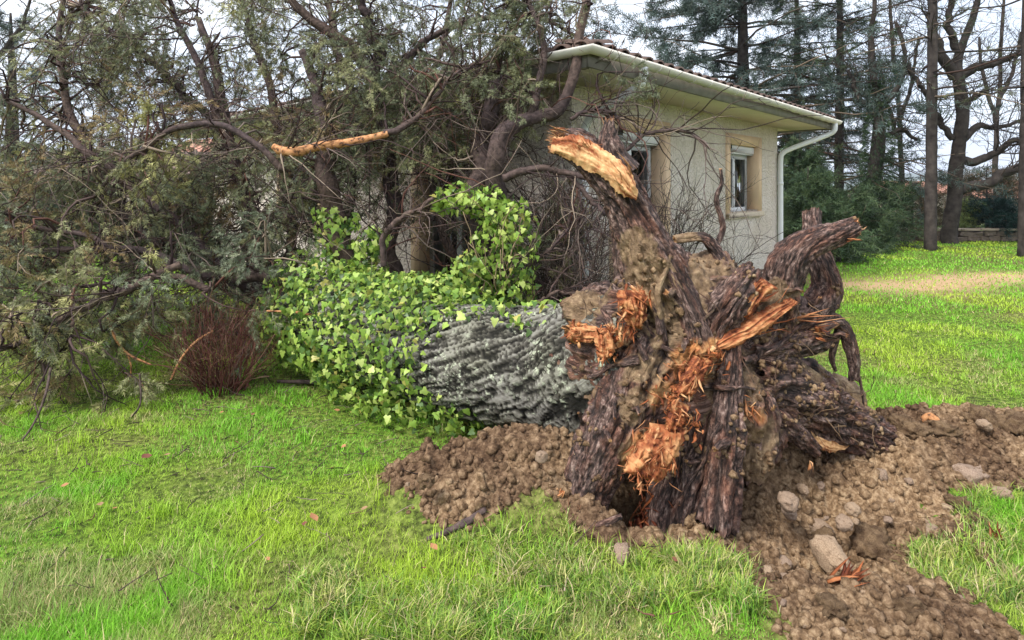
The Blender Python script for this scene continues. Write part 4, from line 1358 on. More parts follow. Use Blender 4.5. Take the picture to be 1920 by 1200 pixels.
# the one peeled, orange branch snapped at its left end
S = spline([W(*p) for p in [(512, 274, 4.6, 6), (530, 283, 4.6, 9), (560, 284, 4.6, 9), (600, 274, 4.6, 8.5), (650, 268, 4.6, 8), (700, 258, 4.6, 7), (728, 250, 4.6, 6.5)]], 60)
o = MB().tubes(S[:, :3], S[:, 3] * (1 + 0.12 * fbm(np.column_stack([np.arange(60) * 0.5, np.zeros(60), np.zeros(60)]), 2, 8)), 10).build('branch', M['peeled'], tree, True)
tag(o, 'bare orange branch with its bark stripped off')
NB.append(S)
LP = np.concatenate(NB)[:, :3]
BP = np.stack([b[::4][:10, :3] for b in NB])

TW_COL = np.array([[0.045, 0.028, 0.027], [0.085, 0.055, 0.048], [0.16, 0.12, 0.10], [0.30, 0.23, 0.17], [0.12, 0.055, 0.04]])
TW_P = np.array([0.36, 0.3, 0.18, 0.08, 0.08])


def twcol(n, pal=TW_COL, p=TW_P):
    return pal[RNG.choice(len(pal), n, p=p)] * RNG.uniform(0.75, 1.25, n)[:, None]


def twig_mesh(mb, Pp, r0, r1, sides=3, pal=TW_COL, p=TW_P):
    n, k, _ = Pp.shape
    rr = np.asarray(r0).reshape(-1, 1) * np.linspace(1, 0, k)[None] + np.asarray(r1).reshape(-1, 1) * np.linspace(0, 1, k)[None]
    rr = np.broadcast_to(rr, (n, k))
    mb.tubes(Pp, rr, sides, {'Col': rep(twcol(n, pal, p), k * sides)})

def spray_template():
    tri = []
    for i in range(3):
        x0 = 0.10 + 0.24 * i
        ln = 0.46 * (1 - 0.55 * x0)
        for sgn in (-1, 1):
            z = 0.10 * ((i * 2 + (sgn > 0)) % 3 - 1)
            tri.append([(x0 - 0.08, 0, 0), (x0 + 0.08, 0, 0), (x0 + ln * 0.74, sgn * ln * 0.62, z)])
    tri.append([(0.72, 0.035, 0), (0.72, -0.035, 0), (1.05, 0, 0)])
    return np.array(tri).reshape(-1, 3)


def needle_template():
    tri = []
    rg = np.random.default_rng(5)
    for i in range(8):
        x0 = 0.02 + 0.115 * i
        a = rg.uniform(-1.25, 1.25); s_ = 1 if i % 2 else -1
        d = np.array([0.45, s_ * math.cos(a) * 0.8, 0.25 + math.sin(a) * 0.5]) * 0.42
        tri.append([(x0 - 0.045, 0, 0), (x0 + 0.045, 0, 0), (x0 + d[0], d[1], d[2])])
    tri.append([(0.0, 0.016, 0), (0.0, -0.016, 0), (1.0, 0, 0)])
    return np.array(tri).reshape(-1, 3)

SPRAY, NEEDLE = spray_template(), needle_template()


def sprigs(P0, D, L, colr, tmpl):
    n, m = len(P0), len(tmpl)
    D = unit(D)
    A = unit(np.cross(D, rdir(n)))
    B = np.cross(D, A)
    V = P0[:, None] + L[:, None, None] * (tmpl[None, :, 0:1] * D[:, None] + tmpl[None, :, 1:2] * A[:, None] + tmpl[None, :, 2:3] * B[:, None])
    return V.reshape(-1, 3), np.arange(n * m).reshape(-1, 3), rep(colr, m)


GREENS = np.array([[0.205, 0.222, 0.125], [0.140, 0.160, 0.098], [0.275, 0.275, 0.130], [0.42, 0.40, 0.16], [0.27, 0.18, 0.085], [0.19, 0.22, 0.150]])
# zones: x0,x1,y0,y1, depth0, depth1, clumps, radius m, probabilities of the greens
ZN = [
    (90, 330, -40, 130, 5.2, 7.0, 34, 0.30, (.35, .3, .15, .05, .1, .05)), (-60, 200, 110, 330, 5.0, 7.0, 44, 0.34, (.35, .35, .1, .02, .03, .15)),
    (180, 560, -60, 340, 5.2, 7.4, 84, 0.33, (.3, .28, .2, .1, .07, .05)), (200, 330, 150, 330, 4.5, 5.0, 14, 0.22, (.15, .1, .3, .3, .15, 0)),
    (560, 1130, -80, 110, 5.0, 7.0, 70, 0.33, (.35, .35, .15, .03, .04, .08)), (560, 900, 60, 300, 5.8, 7.0, 46, 0.30, (.35, .4, .12, .02, .03, .08)),
    (940, 1010, 20, 230, 4.7, 5.0, 9, 0.20, (.3, .3, .3, .1, 0, 0)), (-60, 330, 310, 470, 4.6, 6.4, 48, 0.30, (.25, .25, .25, .15, .05, .05)),
    (100, 640, 280, 440, 5.2, 7.2, 56, 0.30, (.33, .4, .15, .04, .03, .05)), (-80, 160, 420, 600, 4.2, 5.2, 24, 0.24, (.2, .2, .3, .2, .05, .05)),
    (-60, 140, 570, 760, 3.7, 4.3, 14, 0.20, (.2, .2, .3, .25, .05, 0)), (160, 330, 490, 600, 4.1, 4.5, 12, 0.20, (.2, .05, .35, .3, 0, .1)), (0, 110, 560, 620, 4.0, 4.3, 6, 0.18, (.1, 0, .4, .45, .05, 0)),
    (380, 520, 430, 640, 4.5, 4.9, 12, 0.20, (.45, .2, .1, .05, 0, .2)), (100, 560, 430, 600, 5.4, 7.0, 46, 0.32, (.3, .5, .12, .0, .03, .05)),
    (190, 240, 690, 745, 4.0, 4.1, 2, 0.13, (.2, .1, .4, .3, 0, 0)), (560, 1000, 300, 420, 6.0, 6.8, 16, 0.25, (.3, .45, .15, .02, .03, .05)), (1005, 1110, 360, 480, 5.0, 5.6, 9, 0.22, (.3, .3, .3, .05, .05, 0)),
    (600, 1040, 70, 170, 4.7, 5.3, 26, 0.26, (.35, .3, .2, .03, .04, .08)), (640, 900, 180, 300, 4.9, 5.6, 14, 0.22, (.35, .35, .2, .02, .03, .05)), (860, 1060, -40, 60, 4.7, 5.2, 14, 0.26, (.35, .3, .2, .03, .04, .08)),
    (80, 560, -50, 210, 5.6, 7.6, 54, 0.32, (.33, .33, .17, .05, .07, .05)),
    (430, 900, 120, 330, 4.9, 5.8, 44, 0.26, (.33, .33, .2, .04, .04, .06)), (330, 650, 300, 460, 5.0, 5.8, 26, 0.25, (.3, .35, .2, .06, .04, .05)),
    (1185, 1205, 130, 180, 4.6, 4.7, 2, 0.12, (.3, .3, .3, .1, 0, 0)), (780, 940, 130, 200, 4.9, 5.6, 8, 0.2, (.3, .3, .25, .05, .05, .05)),
]
tw = MB(); fol = MB()
for (x0, x1, y0, y1, d0, d1, n, rad, pr) in ZN:
    px = RNG.uniform(x0, x1, n); py = RNG.uniform(y0, y1, n); dd = RNG.uniform(d0, d1, n)
    C = np.column_stack([(px - CXP) / FPX * dd, dd, EYE - (py - HOR) / FPX * dd])
    # drop clumps from the gaps where the sky shows
    gap = ((px < 75) & (py < 95)) | ((px > 335) & (px < 420) & (py < 95) & (dd > 5.4)) | ((px > 490) & (px < 560) & (py > 90) & (py < 200))
    C = C[~gap]; n = len(C)
    dist = np.linalg.norm(LP[None] - C[:, None], axis=2) * RNG.uniform(0.8, 1.25, (n, 1))
    S0 = LP[dist.argmin(1)]
    t = np.linspace(0, 1, 7)[None, :, None]
    sag = RNG.normal(size=(n, 1, 3)) * 0.10 + np.array([0, 0, 0.10])
    link_ = S0[:, None] * (1 - t) + C[:, None] * t + sag * (4 * t * (1 - t)) + RNG.normal(size=(n, 7, 3)) * 0.012
    twig_mesh(tw, link_, np.full(n, 0.012), np.full(n, 0.004), 4)
    end = unit(link_[:, -1] - link_[:, -3])
    out = walk(C, unit(end + rdir(n) * 0.6 + np.array([0, 0, -0.25])), np.full(n, rad * 1.2), 5, 0.25, -0.08)
    twig_mesh(tw, out, np.full(n, 0.005), np.full(n, 0.002))
    par = np.concatenate([link_[:, 2:7], out], axis=0) if False else out
    base = np.concatenate([link_[:, 3:7], out[:, 1:]], axis=1)
    S1, D1, i1, _ = sprout(base, n * 11, 0.95, 0.0, 1.0, -0.12)
    L1 = rad * RNG.uniform(0.5, 1.35, len(S1))
    T1 = walk(S1, D1, L1, 3, 0.28, -0.10)
    twig_mesh(tw, T1, np.full(len(S1), 0.0032), np.full(len(S1), 0.0013))
    ns = len(S1) * 13
    S2, D2, i2, _ = sprout(T1, ns, 0.65, 0.15, 1.0, -0.08)
    hue = RNG.choice(6, n, p=np.array(pr) / sum(pr))
    cid = i1[i2]
    mixc = GREENS[hue[cid]] * 0.75 + GREENS[RNG.choice(6, ns, p=np.array(pr) / sum(pr))] * 0.25
    cc = mixc * RNG.uniform(0.65, 1.35, ns)[:, None]
    V_, T_, c_ = sprigs(S2, D2 + np.array([0, 0, -0.15]), RNG.uniform(0.035, 0.09, ns), cc, SPRAY)
    fol.add(V_, T_, None, {'Col': c_})
foliage = fol.build('foliage', M['foliage'], tree, False, 'stuff')
tag(foliage, 'feathery grey green foliage with yellowish tips')

# bare and dead twigs all through the crown
S1, D1, _, _ = sprout(BP, 560, 0.9, 0.1, 1.0, 0.05)
L1 = RNG.uniform(0.3, 1.1, 560)
T1 = walk(S1, D1, L1, 8, 0.22, -0.03, 0.10)
twig_mesh(tw, T1, RNG.uniform(0.004, 0.009, 560), np.full(560, 0.002))
S2, D2, _, _ = sprout(T1, 1500, 0.8, 0.15, 1.0)
T2 = walk(S2, D2, RNG.uniform(0.12, 0.5, 1500), 5, 0.26, -0.03, 0.12)
twig_mesh(tw, T2[:, ::1], np.full(1500, 0.0028), np.full(1500, 0.0012))
# dense tangle low down behind the ivy and against the house
cen = np.array([at(px, py, d) for px, py, d in zip(RNG.uniform(150, 1100, 380), RNG.uniform(150, 640, 380), RNG.uniform(4.8, 6.0, 380))])
cen = cen[(cen[:, 2] > 0.1)]
n = len(cen)
T3 = walk(cen, rdir(n), RNG.uniform(0.5, 1.3, n), 9, 0.22, 0.0, 0.12)
twig_mesh(tw, T3, RNG.uniform(0.003, 0.009, n), np.full(n, 0.002))
S4, D4, _, _ = sprout(T3, 1900, 0.8, 0.1, 1.0)
twig_mesh(tw, walk(S4, D4, RNG.uniform(0.15, 0.5, 1900), 5, 0.25, 0.0, 0.1), np.full(1900, 0.0028), np.full(1900, 0.0012))
# pale thin dead sprays left of the front root
cen = np.array([at(px, py, d) for px, py, d in zip(RNG.uniform(990, 1130, 70), RNG.uniform(430, 600, 70), RNG.uniform(4.9, 5.6, 70))])
T3 = walk(cen, rdir(70, 0.3), RNG.uniform(0.4, 0.9, 70), 8, 0.2, 0.05, 0.1)
twig_mesh(tw, T3, np.full(70, 0.005), np.full(70, 0.002))
S4, D4, _, _ = sprout(T3, 700, 0.7, 0.1, 1.0, 0.2)
twig_mesh(tw, walk(S4, D4, RNG.uniform(0.15, 0.5, 700), 5, 0.2, 0.02, 0.1), np.full(700, 0.0026), np.full(700, 0.0012))
# tangle of fine curved twigs beside the front door (pale)
cen = np.array([at(px, py, d) for px, py, d in zip(RNG.uniform(760, 900, 60), RNG.uniform(200, 330, 60), RNG.uniform(4.7, 5.2, 60))])
T3 = walk(cen, unit(rdir(60) + np.array([0.9, 0, 0.1])), RNG.uniform(0.4, 0.9, 60), 9, 0.12, -0.05, 0.14)
twig_mesh(tw, T3, np.full(60, 0.0045), np.full(60, 0.002), 3, TW_COL, np.array([0.1, 0.2, 0.35, 0.3, 0.05]))
twigs = tw.build('twigs', M['twig'], tree, False, 'stuff')
tag(twigs, 'tangle of thin dark twigs')

# drooping whips at the far left and a few light stems
for Lm in [[(95, 690, 3.8, 2.5), (85, 740, 3.7, 2.3), (60, 800, 3.6, 2), (20, 850, 3.5, 1.5)], [(262, 700, 4.0, 1.6), (262, 760, 3.95, 1.8), (230, 795, 3.9, 1.6), (198, 815, 3.85, 1.2)],
           [(200, 586, 4.2, 2.2), (213, 628, 4.2, 2.4), (238, 662, 4.2, 2.2), (284, 684, 4.2, 1.4)], [(238, 660, 4.2, 1.8), (246, 690, 4.2, 1.6), (240, 722, 4.2, 1.0)],
           [(400, 620, 4.35, 1.8), (368, 640, 4.3, 2.2), (340, 672, 4.25, 2.2), (320, 712, 4.2, 1.8)], [(600, 596, 4.4, 2.6), (560, 586, 4.4, 2.4), (500, 583, 4.4, 1.6)]]:
    S = spline([W(*p) for p in Lm], 30)
    MB().tubes(S[:, :3], S[:, 3], 5).build('branch', M['peeled'] if Lm[0][0] in (200, 238, 400, 600) else M['branch'], tree, True)

# ------------------------------------------------------------------ ivy on the trunk
ivy = thing('ivy', 'bright yellow green ivy swathing the lying trunk', 'ivy', (-1.0, 4.4, 0))
def ivy_leaf(seed):
    rg = np.random.default_rng(seed)
    out = np.array([(0, 0), (0.30, -0.12), (0.50, 0.10), (0.34, 0.34), (0.30, 0.55), (0.0, 1.0), (-0.30, 0.55), (-0.34, 0.34), (-0.50, 0.10), (-0.30, -0.12)], float)
    out += rg.normal(size=out.shape) * 0.03
    z = 0.16 * np.abs(out[:, 0]) - 0.22 * out[:, 1] ** 2 + rg.normal(size=len(out)) * 0.02
    V = np.column_stack([out, z])
    V = np.vstack([V, [0, 0.35, 0.02]])
    m = len(out)
    return V, np.array([[i, (i + 1) % m, m] for i in range(m)])

LEAF = [ivy_leaf(s) for s in range(6)]
def leaf_frames(N, down=0.8, jit=0.6):
    n = len(N)
    up = unit(N + RNG.normal(size=(n, 3)) * jit)          # leaf normal
    tip = np.array([0, 0, -1.0]) * down + RNG.normal(size=(n, 3)) * 0.5
    tip = unit(tip - up * (tip * up).sum(1, keepdims=True))
    side = np.cross(tip, up)
    return side, tip, up

def on_curve(Sp, n, t0, t1, r_add, thick):
    t = RNG.uniform(t0, t1, n) * (len(Sp) - 1.001)
    i = t.astype(int); f = (t - i)[:, None]
    q_ = Sp[i] * (1 - f) + Sp[i + 1] * f
    T = unit(Sp[i + 1, :3] - Sp[i, :3])
    a = RNG.uniform(0, 2 * math.pi, n)
    A = unit(np.cross(T, np.array([[0, 0, 1.0]]))); B = np.cross(A, T)
    N = A * np.cos(a)[:, None] + B * np.sin(a)[:, None]
    bulk = 1 + 0.45 * fbm(np.column_stack([q_[:, 0] * 3.2, np.cos(a) * 1.4, np.sin(a) * 1.4]), 3, 55)
    rr = q_[:, 3] + (r_add * bulk - thick * RNG.random(n) ** 1.5)
    return q_[:, :3] + N * rr[:, None], unit(N + np.array([0, -0.25, 0.15])), t / len(Sp), a

Pl, Nl, Sl = [], [], []
def put(P_, N_, s_):
    k_ = (P_[:, 2] > 0.03)
    Pl.append(P_[k_]); Nl.append(N_[k_]); Sl.append(s_[k_])
# parameter range of the trunk spline covered by ivy
P_, N_, t_, a_ = on_curve(TR, 13000, 0.10, 0.60, 0.20, 0.26)
px_ = CXP + FPX * P_[:, 0] / P_[:, 1]; py_ = HOR + FPX * (EYE - P_[:, 2]) / P_[:, 1]
# the near end of the trunk stays bare: ivy stops along a slanting edge and hangs on longer on top and below
edge = np.interp(N_[:, 2], [-1, -0.6, -0.25, 0, 0.4, 0.8, 1], [0.12, 0.15, 0.225, 0.265, 0.265, 0.255, 0.25]) + 0.012 * RNG.normal(size=len(P_))
P_ = P_ - N_ * (0.13 * sstep(edge + 0.08 - t_, 0.0, 0.08))[:, None]
k_ = t_ > edge
put(P_[k_], N_[k_], RNG.uniform(0.024, 0.056, k_.sum()))
# thin fringe on top of the bare part
P_, N_, t_, a_ = on_curve(TR, 900, 0.10, 0.34, 0.04, 0.05)
k_ = (N_[:, 2] > 0.70)
put(P_[k_], N_[k_], RNG.uniform(0.03, 0.055, k_.sum()))
# below the bare part, trailing on the grass
P_, N_, t_, a_ = on_curve(TR, 1700, 0.13, 0.36, 0.06, 0.08)
k_ = (N_[:, 2] < -0.55)
P_[:, 2] = np.maximum(P_[:, 2], 0.05)
put(P_[k_], N_[k_], RNG.uniform(0.04, 0.07, k_.sum()))
# ivy climbing the limbs and arching over
for Lm, n, ra, th in [([(960, 575, 4.5, 26), (972, 500, 4.5, 30), (968, 430, 4.5, 30), (945, 395, 4.55, 28), (900, 376, 4.6, 22), (850, 372, 4.6, 17), (812, 380, 4.6, 12)], 760, 0.05, 0.13),
                      ([(905, 560, 4.6, 30), (915, 500, 4.6, 30), (925, 440, 4.6, 26), (930, 400, 4.6, 22)], 420, 0.05, 0.12), ([(855, 545, 4.5, 40), (880, 510, 4.5, 30), (905, 490, 4.5, 20)], 260, 0.05, 0.12),
                      ([(655, 540, 4.9, 26), (640, 480, 4.9, 24), (620, 430, 4.95, 22), (612, 390, 4.95, 16)], 330, 0.05, 0.09), ([(655, 430, 5.0, 10), (650, 400, 5.0, 10)], 60, 0.05, 0.06),
                      ([(695, 520, 4.8, 26), (692, 470, 4.8, 22), (712, 430, 4.8, 14)], 240, 0.05, 0.10), ([(610, 560, 4.85, 30), (580, 548, 4.9, 22), (545, 540, 4.9, 10)], 200, 0.06, 0.12)]:
    Sp = spline([W(*p) for p in Lm], 60)
    P_, N_, t_, a_ = on_curve(Sp, n, 0, 1, ra, th)
    put(P_, N_, RNG.uniform(0.034, 0.06, n))
Pl, Nl, Sl = np.concatenate(Pl), np.concatenate(Nl), np.concatenate(Sl)
n = len(Pl)
sd_, tp_, up_ = leaf_frames(Nl)
IV = np.array([[0.33, 0.46, 0.08], [0.23, 0.37, 0.06], [0.46, 0.55, 0.15], [0.14, 0.25, 0.04], [0.48, 0.44, 0.12]])
ivc = IV[RNG.choice(5, n, p=[.34, .28, .2, .14, .04])] * RNG.uniform(0.75, 1.2, n)[:, None]
old = RNG.random(n) < 0.25
ivc[old] = np.array([0.07, 0.13, 0.03]) * RNG.uniform(0.7, 1.5, old.sum())[:, None]
view = unit(np.array([0, 0, EYE]) - Pl)
d_axis = np.linalg.norm(Pl[:, None] - TR[None, ::10, :3], axis=2).min(1)
score = (up_ * view).sum(1) * Sl / Pl[:, 1] * (0.5 + d_axis)
order = np.argsort(-score)
top = set(order[:300].tolist())
var = RNG.integers(0, 6, n)
leafdata = {}
for k_ in order[:300]:
    ck = RNG.integers(0, 4)
    key = (int(var[k_]), int(ck))
    if key not in leafdata:
        Vv, Ff = LEAF[key[0]]
        leafdata[key] = mesh_data('leaf', Vv, Ff, None, M['ivy'], False, {'Col': np.repeat((IV[[0, 1, 2, 0][key[1]]] * (0.9 + 0.08 * key[0]))[None], len(Vv), 0)})
    o = link('leaf', leafdata[key], ivy)
    mt = Matrix.Identity(4)
    for c_, vec in enumerate((sd_[k_], tp_[k_], up_[k_])):
        for r_ in range(3):
            mt[r_][c_] = float(vec[r_] * Sl[k_])
    for r_ in range(3):
        mt[r_][3] = float(Pl[k_][r_])
    o.matrix_basis = mt
mb = MB()
rest_i = order[300:]
for v_ in range(6):
    ix = rest_i[var[rest_i] == v_]
    B_, F_ = LEAF[v_]
    VV = Pl[ix][:, None] + Sl[ix][:, None, None] * (B_[None, :, 0:1] * sd_[ix][:, None] + B_[None, :, 1:2] * tp_[ix][:, None] + B_[None, :, 2:3] * up_[ix][:, None])
    mb.add(VV.reshape(-1, 3), (F_[None] + (np.arange(len(ix)) * len(B_))[:, None, None]).reshape(-1, 3), None, {'Col': rep(ivc[ix], len(B_))})
mb.build('leaf_mass', M['ivy'], ivy, False, 'stuff')
# woody ivy stems
mb = MB()
st = np.array([at(px, py, d) for px, py, d in zip(RNG.uniform(900, 975, 26), RNG.uniform(470, 560, 26), RNG.uniform(4.35, 4.6, 26))])
twig_mesh(mb, walk(st, unit(rdir(26) * 0.5 + np.array([0, 0, 1])), RNG.uniform(0.2, 0.5, 26), 7, 0.2), np.full(26, 0.005), np.full(26, 0.003), 4, np.array([[0.34, 0.25, 0.15]]), np.array([1.0]))
mb.build('stem', M['twig'], ivy, True, 'stuff')
#@@PLANTS@@

# ------------------------------------------------------------------ shrubs
def shrub(name, label, base, n0, hgt, spread, pal, p, lv=(2, 5), r=0.006, wander=0.14, curl=0.05, grav=0.03, cat='shrub', base_r=0.12, l2=(0.2, 0.6), ang=0.6):
    t = thing(name, label, cat, (*base, 0.0))
    mb = MB()
    a = RNG.uniform(0, 6.28, n0)
    S0 = np.column_stack([base[0] + np.cos(a) * base_r * RNG.random(n0), base[1] + np.sin(a) * base_r * RNG.random(n0), np.full(n0, -0.03)])
    D0 = unit(np.column_stack([np.cos(a) * spread * RNG.uniform(0.2, 1, n0), np.sin(a) * spread * RNG.uniform(0.2, 1, n0), np.ones(n0)]))
    T0 = walk(S0, D0, hgt * RNG.uniform(0.6, 1.08, n0), 10, wander, grav, curl)
    twig_mesh(mb, T0, np.full(n0, r), np.full(n0, r * 0.4), 4, pal, p)
    o1 = mb.build('stems', M['twig'], t, True, 'stuff')
    mb = MB()
    n1 = n0 * lv[0]
    S1, D1, _, _ = sprout(T0, n1, ang, 0.25, 1.0, 0.25)
    T1 = walk(S1, D1, RNG.uniform(*l2, n1), 7, wander * 1.1, grav, curl)
    twig_mesh(mb, T1, np.full(n1, r * 0.5), np.full(n1, r * 0.22), 3, pal, p)
    n2 = n1 * lv[1]
    S2, D2, _, _ = sprout(T1, n2, ang, 0.2, 1.0, 0.15)
    T2 = walk(S2, D2, RNG.uniform(l2[0] * 0.5, l2[1] * 0.55, n2), 5, wander * 1.2, grav, curl)
    twig_mesh(mb, T2, np.full(n2, r * 0.27), np.full(n2, r * 0.14), 3, pal, p)
    mb.build('twigs', M['twig'], t, False, 'stuff')
    return t

RED = np.array([[0.10, 0.032, 0.026], [0.15, 0.062, 0.045], [0.065, 0.024, 0.02], [0.22, 0.13, 0.09]])
bg_ = gp(405, 742)
shrub('red_stemmed_shrub', 'bare shrub of thin dark red stems standing in the lawn', (bg_[0], bg_[1] + 0.1), 130, 0.72, 0.75, RED, np.array([.35, .3, .2, .15]), (3, 3), 0.004, 0.14, 0.03, 0.02, base_r=0.16, l2=(0.1, 0.32), ang=0.6)
GRY = np.array([[0.05, 0.038, 0.032], [0.10, 0.075, 0.06], [0.20, 0.15, 0.11], [0.07, 0.04, 0.03]])
GP = np.array([.4, .3, .15, .15])
shrub('bare_shrub', 'leafless rounded shrub in front of the tall glazed door', (1.62, 6.35), 46, 1.75, 0.42, GRY, GP, (5, 4), 0.008, 0.16, 0.07, 0.04, base_r=0.12, l2=(0.2, 0.7), ang=0.7)
shrub('bare_shrub', 'dense leafless bush between the tall root and the house corner', (0.42, 5.25), 60, 1.15, 0.6, GRY, GP, (5, 4), 0.006, 0.16, 0.07, 0.02, base_r=0.2, l2=(0.2, 0.6), ang=0.7)
shrub('bare_shrub', 'low sparse bush of fine twigs under the small window', (2.75, 7.55), 16, 1.0, 0.8, GRY, GP, (4, 3), 0.005, 0.14, 0.06, 0.02, base_r=0.1, l2=(0.2, 0.6))

# ------------------------------------------------------------------ background trees
def trunk_tube(parent, pts, sides=14, mat='bgbark', name='trunk', seed=1):
    Vt, Qt, Tt, fb, en, fu = root_tube(np.array(pts, float), 50, sides, seed, furrow=0.08, lobes=0.08, jag=0.2)
    return mk(name, Vt, Tt, Qt, M[mat], parent, True)

def conifer(name, label, xy, H, r, z0, Lmax, nb, cols, per=26, sl=(0.10, 0.22), droop=-0.05, group=None, bare=0.0, shape=0.8, twig=True, layered=False, z_dense=None):
    z_g = float(ground_h([xy[0]], [xy[1]])[0])
    t = thing(name, label, 'tree', (xy[0], xy[1], z_g), group=group)
    trunk_tube(t, [(xy[0], xy[1], z_g - 0.1, r * 1.25), (xy[0], xy[1], z_g + 0.5, r), (xy[0] + 0.05, xy[1], z_g + H * 0.5, r * 0.72), (xy[0], xy[1], z_g + H, r * 0.12)], 14, 'bgbark', seed=int(abs(xy[0] * 31)) + 3)
    zz = z0 + (H - z0) * RNG.random(nb) ** 1.1
    if layered:
        zz = np.round(zz / layered) * layered + RNG.normal(size=nb) * 0.10
    a = RNG.uniform(0, 6.28, nb)
    LL = Lmax * (1 - (zz - z0) / (H - z0 + 0.01)) ** shape * RNG.uniform(0.55, 1.1, nb) + 0.25
    S0 = np.column_stack([np.full(nb, xy[0]), np.full(nb, xy[1]), z_g + zz])
    D0 = np.column_stack([np.cos(a), np.sin(a), np.full(nb, 0.10)])
    T0 = walk(S0, D0, LL, 8, 0.10, droop)
    mb = MB()
    twig_mesh(mb, T0, np.clip(LL * 0.012, 0.012, 0.05), np.full(nb, 0.006), 4, GRY, GP)
    n1 = nb * 6
    S1, D1, i1, _ = sprout(T0, n1, 0.9, 0.18, 1.0, -0.05)
    D1[:, 2] *= 0.45
    T1 = walk(S1, D1, LL[i1] * RNG.uniform(0.15, 0.42, n1), 5, 0.18, droop * 1.4)
    twig_mesh(mb, T1, np.full(n1, 0.009), np.full(n1, 0.004), 3, GRY, GP)
    mb.build('branches', M['twig'], t, False, 'stuff')
    ns = int(nb * per * (1 - bare))
    if ns > 10:
        S2, D2, _, _ = sprout(T1, ns, 0.7, 0.0, 1.0, 0.0)
        cc = cols[RNG.integers(0, len(cols), ns)] * RNG.uniform(0.65, 1.35, ns)[:, None]
        V_, T_, c_ = sprigs(S2, D2 + np.array([0, 0, droop * 4]), RNG.uniform(*sl, ns), cc, NEEDLE)
        mk('crown', V_, T_, None, M['needle'], t, False, {'Col': c_}, 'stuff')
    return t

def xz(px, Y):
    return ((px - CXP) / FPX * Y, Y)
CED = np.array([[0.085, 0.125, 0.11], [0.055, 0.085, 0.07], [0.12, 0.155, 0.13]])
DKG = np.array([[0.045, 0.070, 0.035], [0.030, 0.050, 0.028], [0.07, 0.095, 0.045]])
YEW = np.array([[0.050, 0.085, 0.038], [0.034, 0.06, 0.03], [0.08, 0.115, 0.05]])
conifer('cedar_tree', 'blue green cedar with drooping layers rising behind the bungalow roof', xz(1390, 19), 11.0, 0.26, 2.6, 5.6, 130, CED * 0.8, 160, (0.20, 0.42), -0.045, shape=0.6, layered=0.75)
conifer('conifer_tree', 'tall dark conifer with a straight trunk behind the right end of the roof', xz(1572, 18), 11, 0.15, 1.2, 3.2, 110, DKG * 1.2, 60, (0.14, 0.30), -0.05, shape=0.5, layered=0.6)
conifer('conifer_tree', 'thin grey green conifer between the cedar and the dark conifer', xz(1492, 21), 11, 0.17, 2.0, 3.2, 80, CED * 0.8, 70, (0.14, 0.30), -0.06, shape=0.5, layered=0.6)
conifer('pine_tree', 'slim bare trunked conifer standing alone on the right hand lawn', xz(1745, 14.2), 13, 0.135, 3.4, 2.4, 60, DKG * 1.4, 30, (0.10, 0.22), -0.02, bare=0.55, shape=0.35)
conifer('pine_tree', 'conifer trunk cut by the right edge of the picture', xz(1925, 13.0), 13, 0.16, 2.6, 2.6, 60, DKG * 1.3 + np.array([0.03, 0.015, 0]), 34, (0.10, 0.22), -0.02, bare=0.35, shape=0.35)
conifer('pine_tree', 'blue green pine at the far left edge', xz(20, 15), 6.0, 0.2, 1.0, 2.6, 60, CED, 50, (0.14, 0.28), -0.03, shape=0.5)

# small dark evergreens at the corner of the house
def evergreen(name, label, xy, H, rad, n, cols, sl=(0.12, 0.26), group=None, droop=-0.5, zlow=0.05):
    z_g = float(ground_h([xy[0]], [xy[1]])[0])
    t = thing(name, label, 'shrub', (xy[0], xy[1], z_g), group=group)
    trunk_tube(t, [(xy[0], xy[1], z_g - 0.1, 0.06), (xy[0], xy[1], z_g + H * 0.6, 0.03), (xy[0], xy[1], z_g + H * 0.95, 0.01)], 8, seed=int(xy[0] * 7) + 2, name='stem')
    nb = max(40, n // 60)
    zz = zlow + (H - zlow) * RNG.random(nb)
    a = RNG.uniform(0, 6.28, nb)
    prof = np.sqrt(np.clip(1 - ((zz / H - 0.3) / 0.72) ** 2, 0.05, 1))
    LL = rad * prof * RNG.uniform(0.55, 1.15, nb)
    S0 = np.column_stack([np.full(nb, xy[0]), np.full(nb, xy[1]), z_g + zz * 0.85])
    T0 = walk(S0, np.column_stack([np.cos(a), np.sin(a), np.full(nb, 0.35)]), LL, 6, 0.12, -0.06)
    mb = MB(); twig_mesh(mb, T0, np.full(nb, 0.012), np.full(nb, 0.005), 3, GRY, GP); mb.build('branches', M['twig'], t, False, 'stuff')
    S2, D2, _, _ = sprout(T0, n, 0.8, 0.25, 1.0, 0.0)
    cc = cols[RNG.integers(0, len(cols), n)] * RNG.uniform(0.6, 1.4, n)[:, None]
    S2 = S2 + RNG.normal(size=S2.shape) * 0.07
    S2[:, 2] = np.maximum(S2[:, 2], z_g + 0.03)
    V_, T_, c_ = sprigs(S2, D2 + np.array([0, 0, droop * 0.5]), RNG.uniform(*sl, n), cc, NEEDLE)
    mk('crown', V_, T_, None, M['needle'], t, False, {'Col': c_}, 'stuff')
    return t

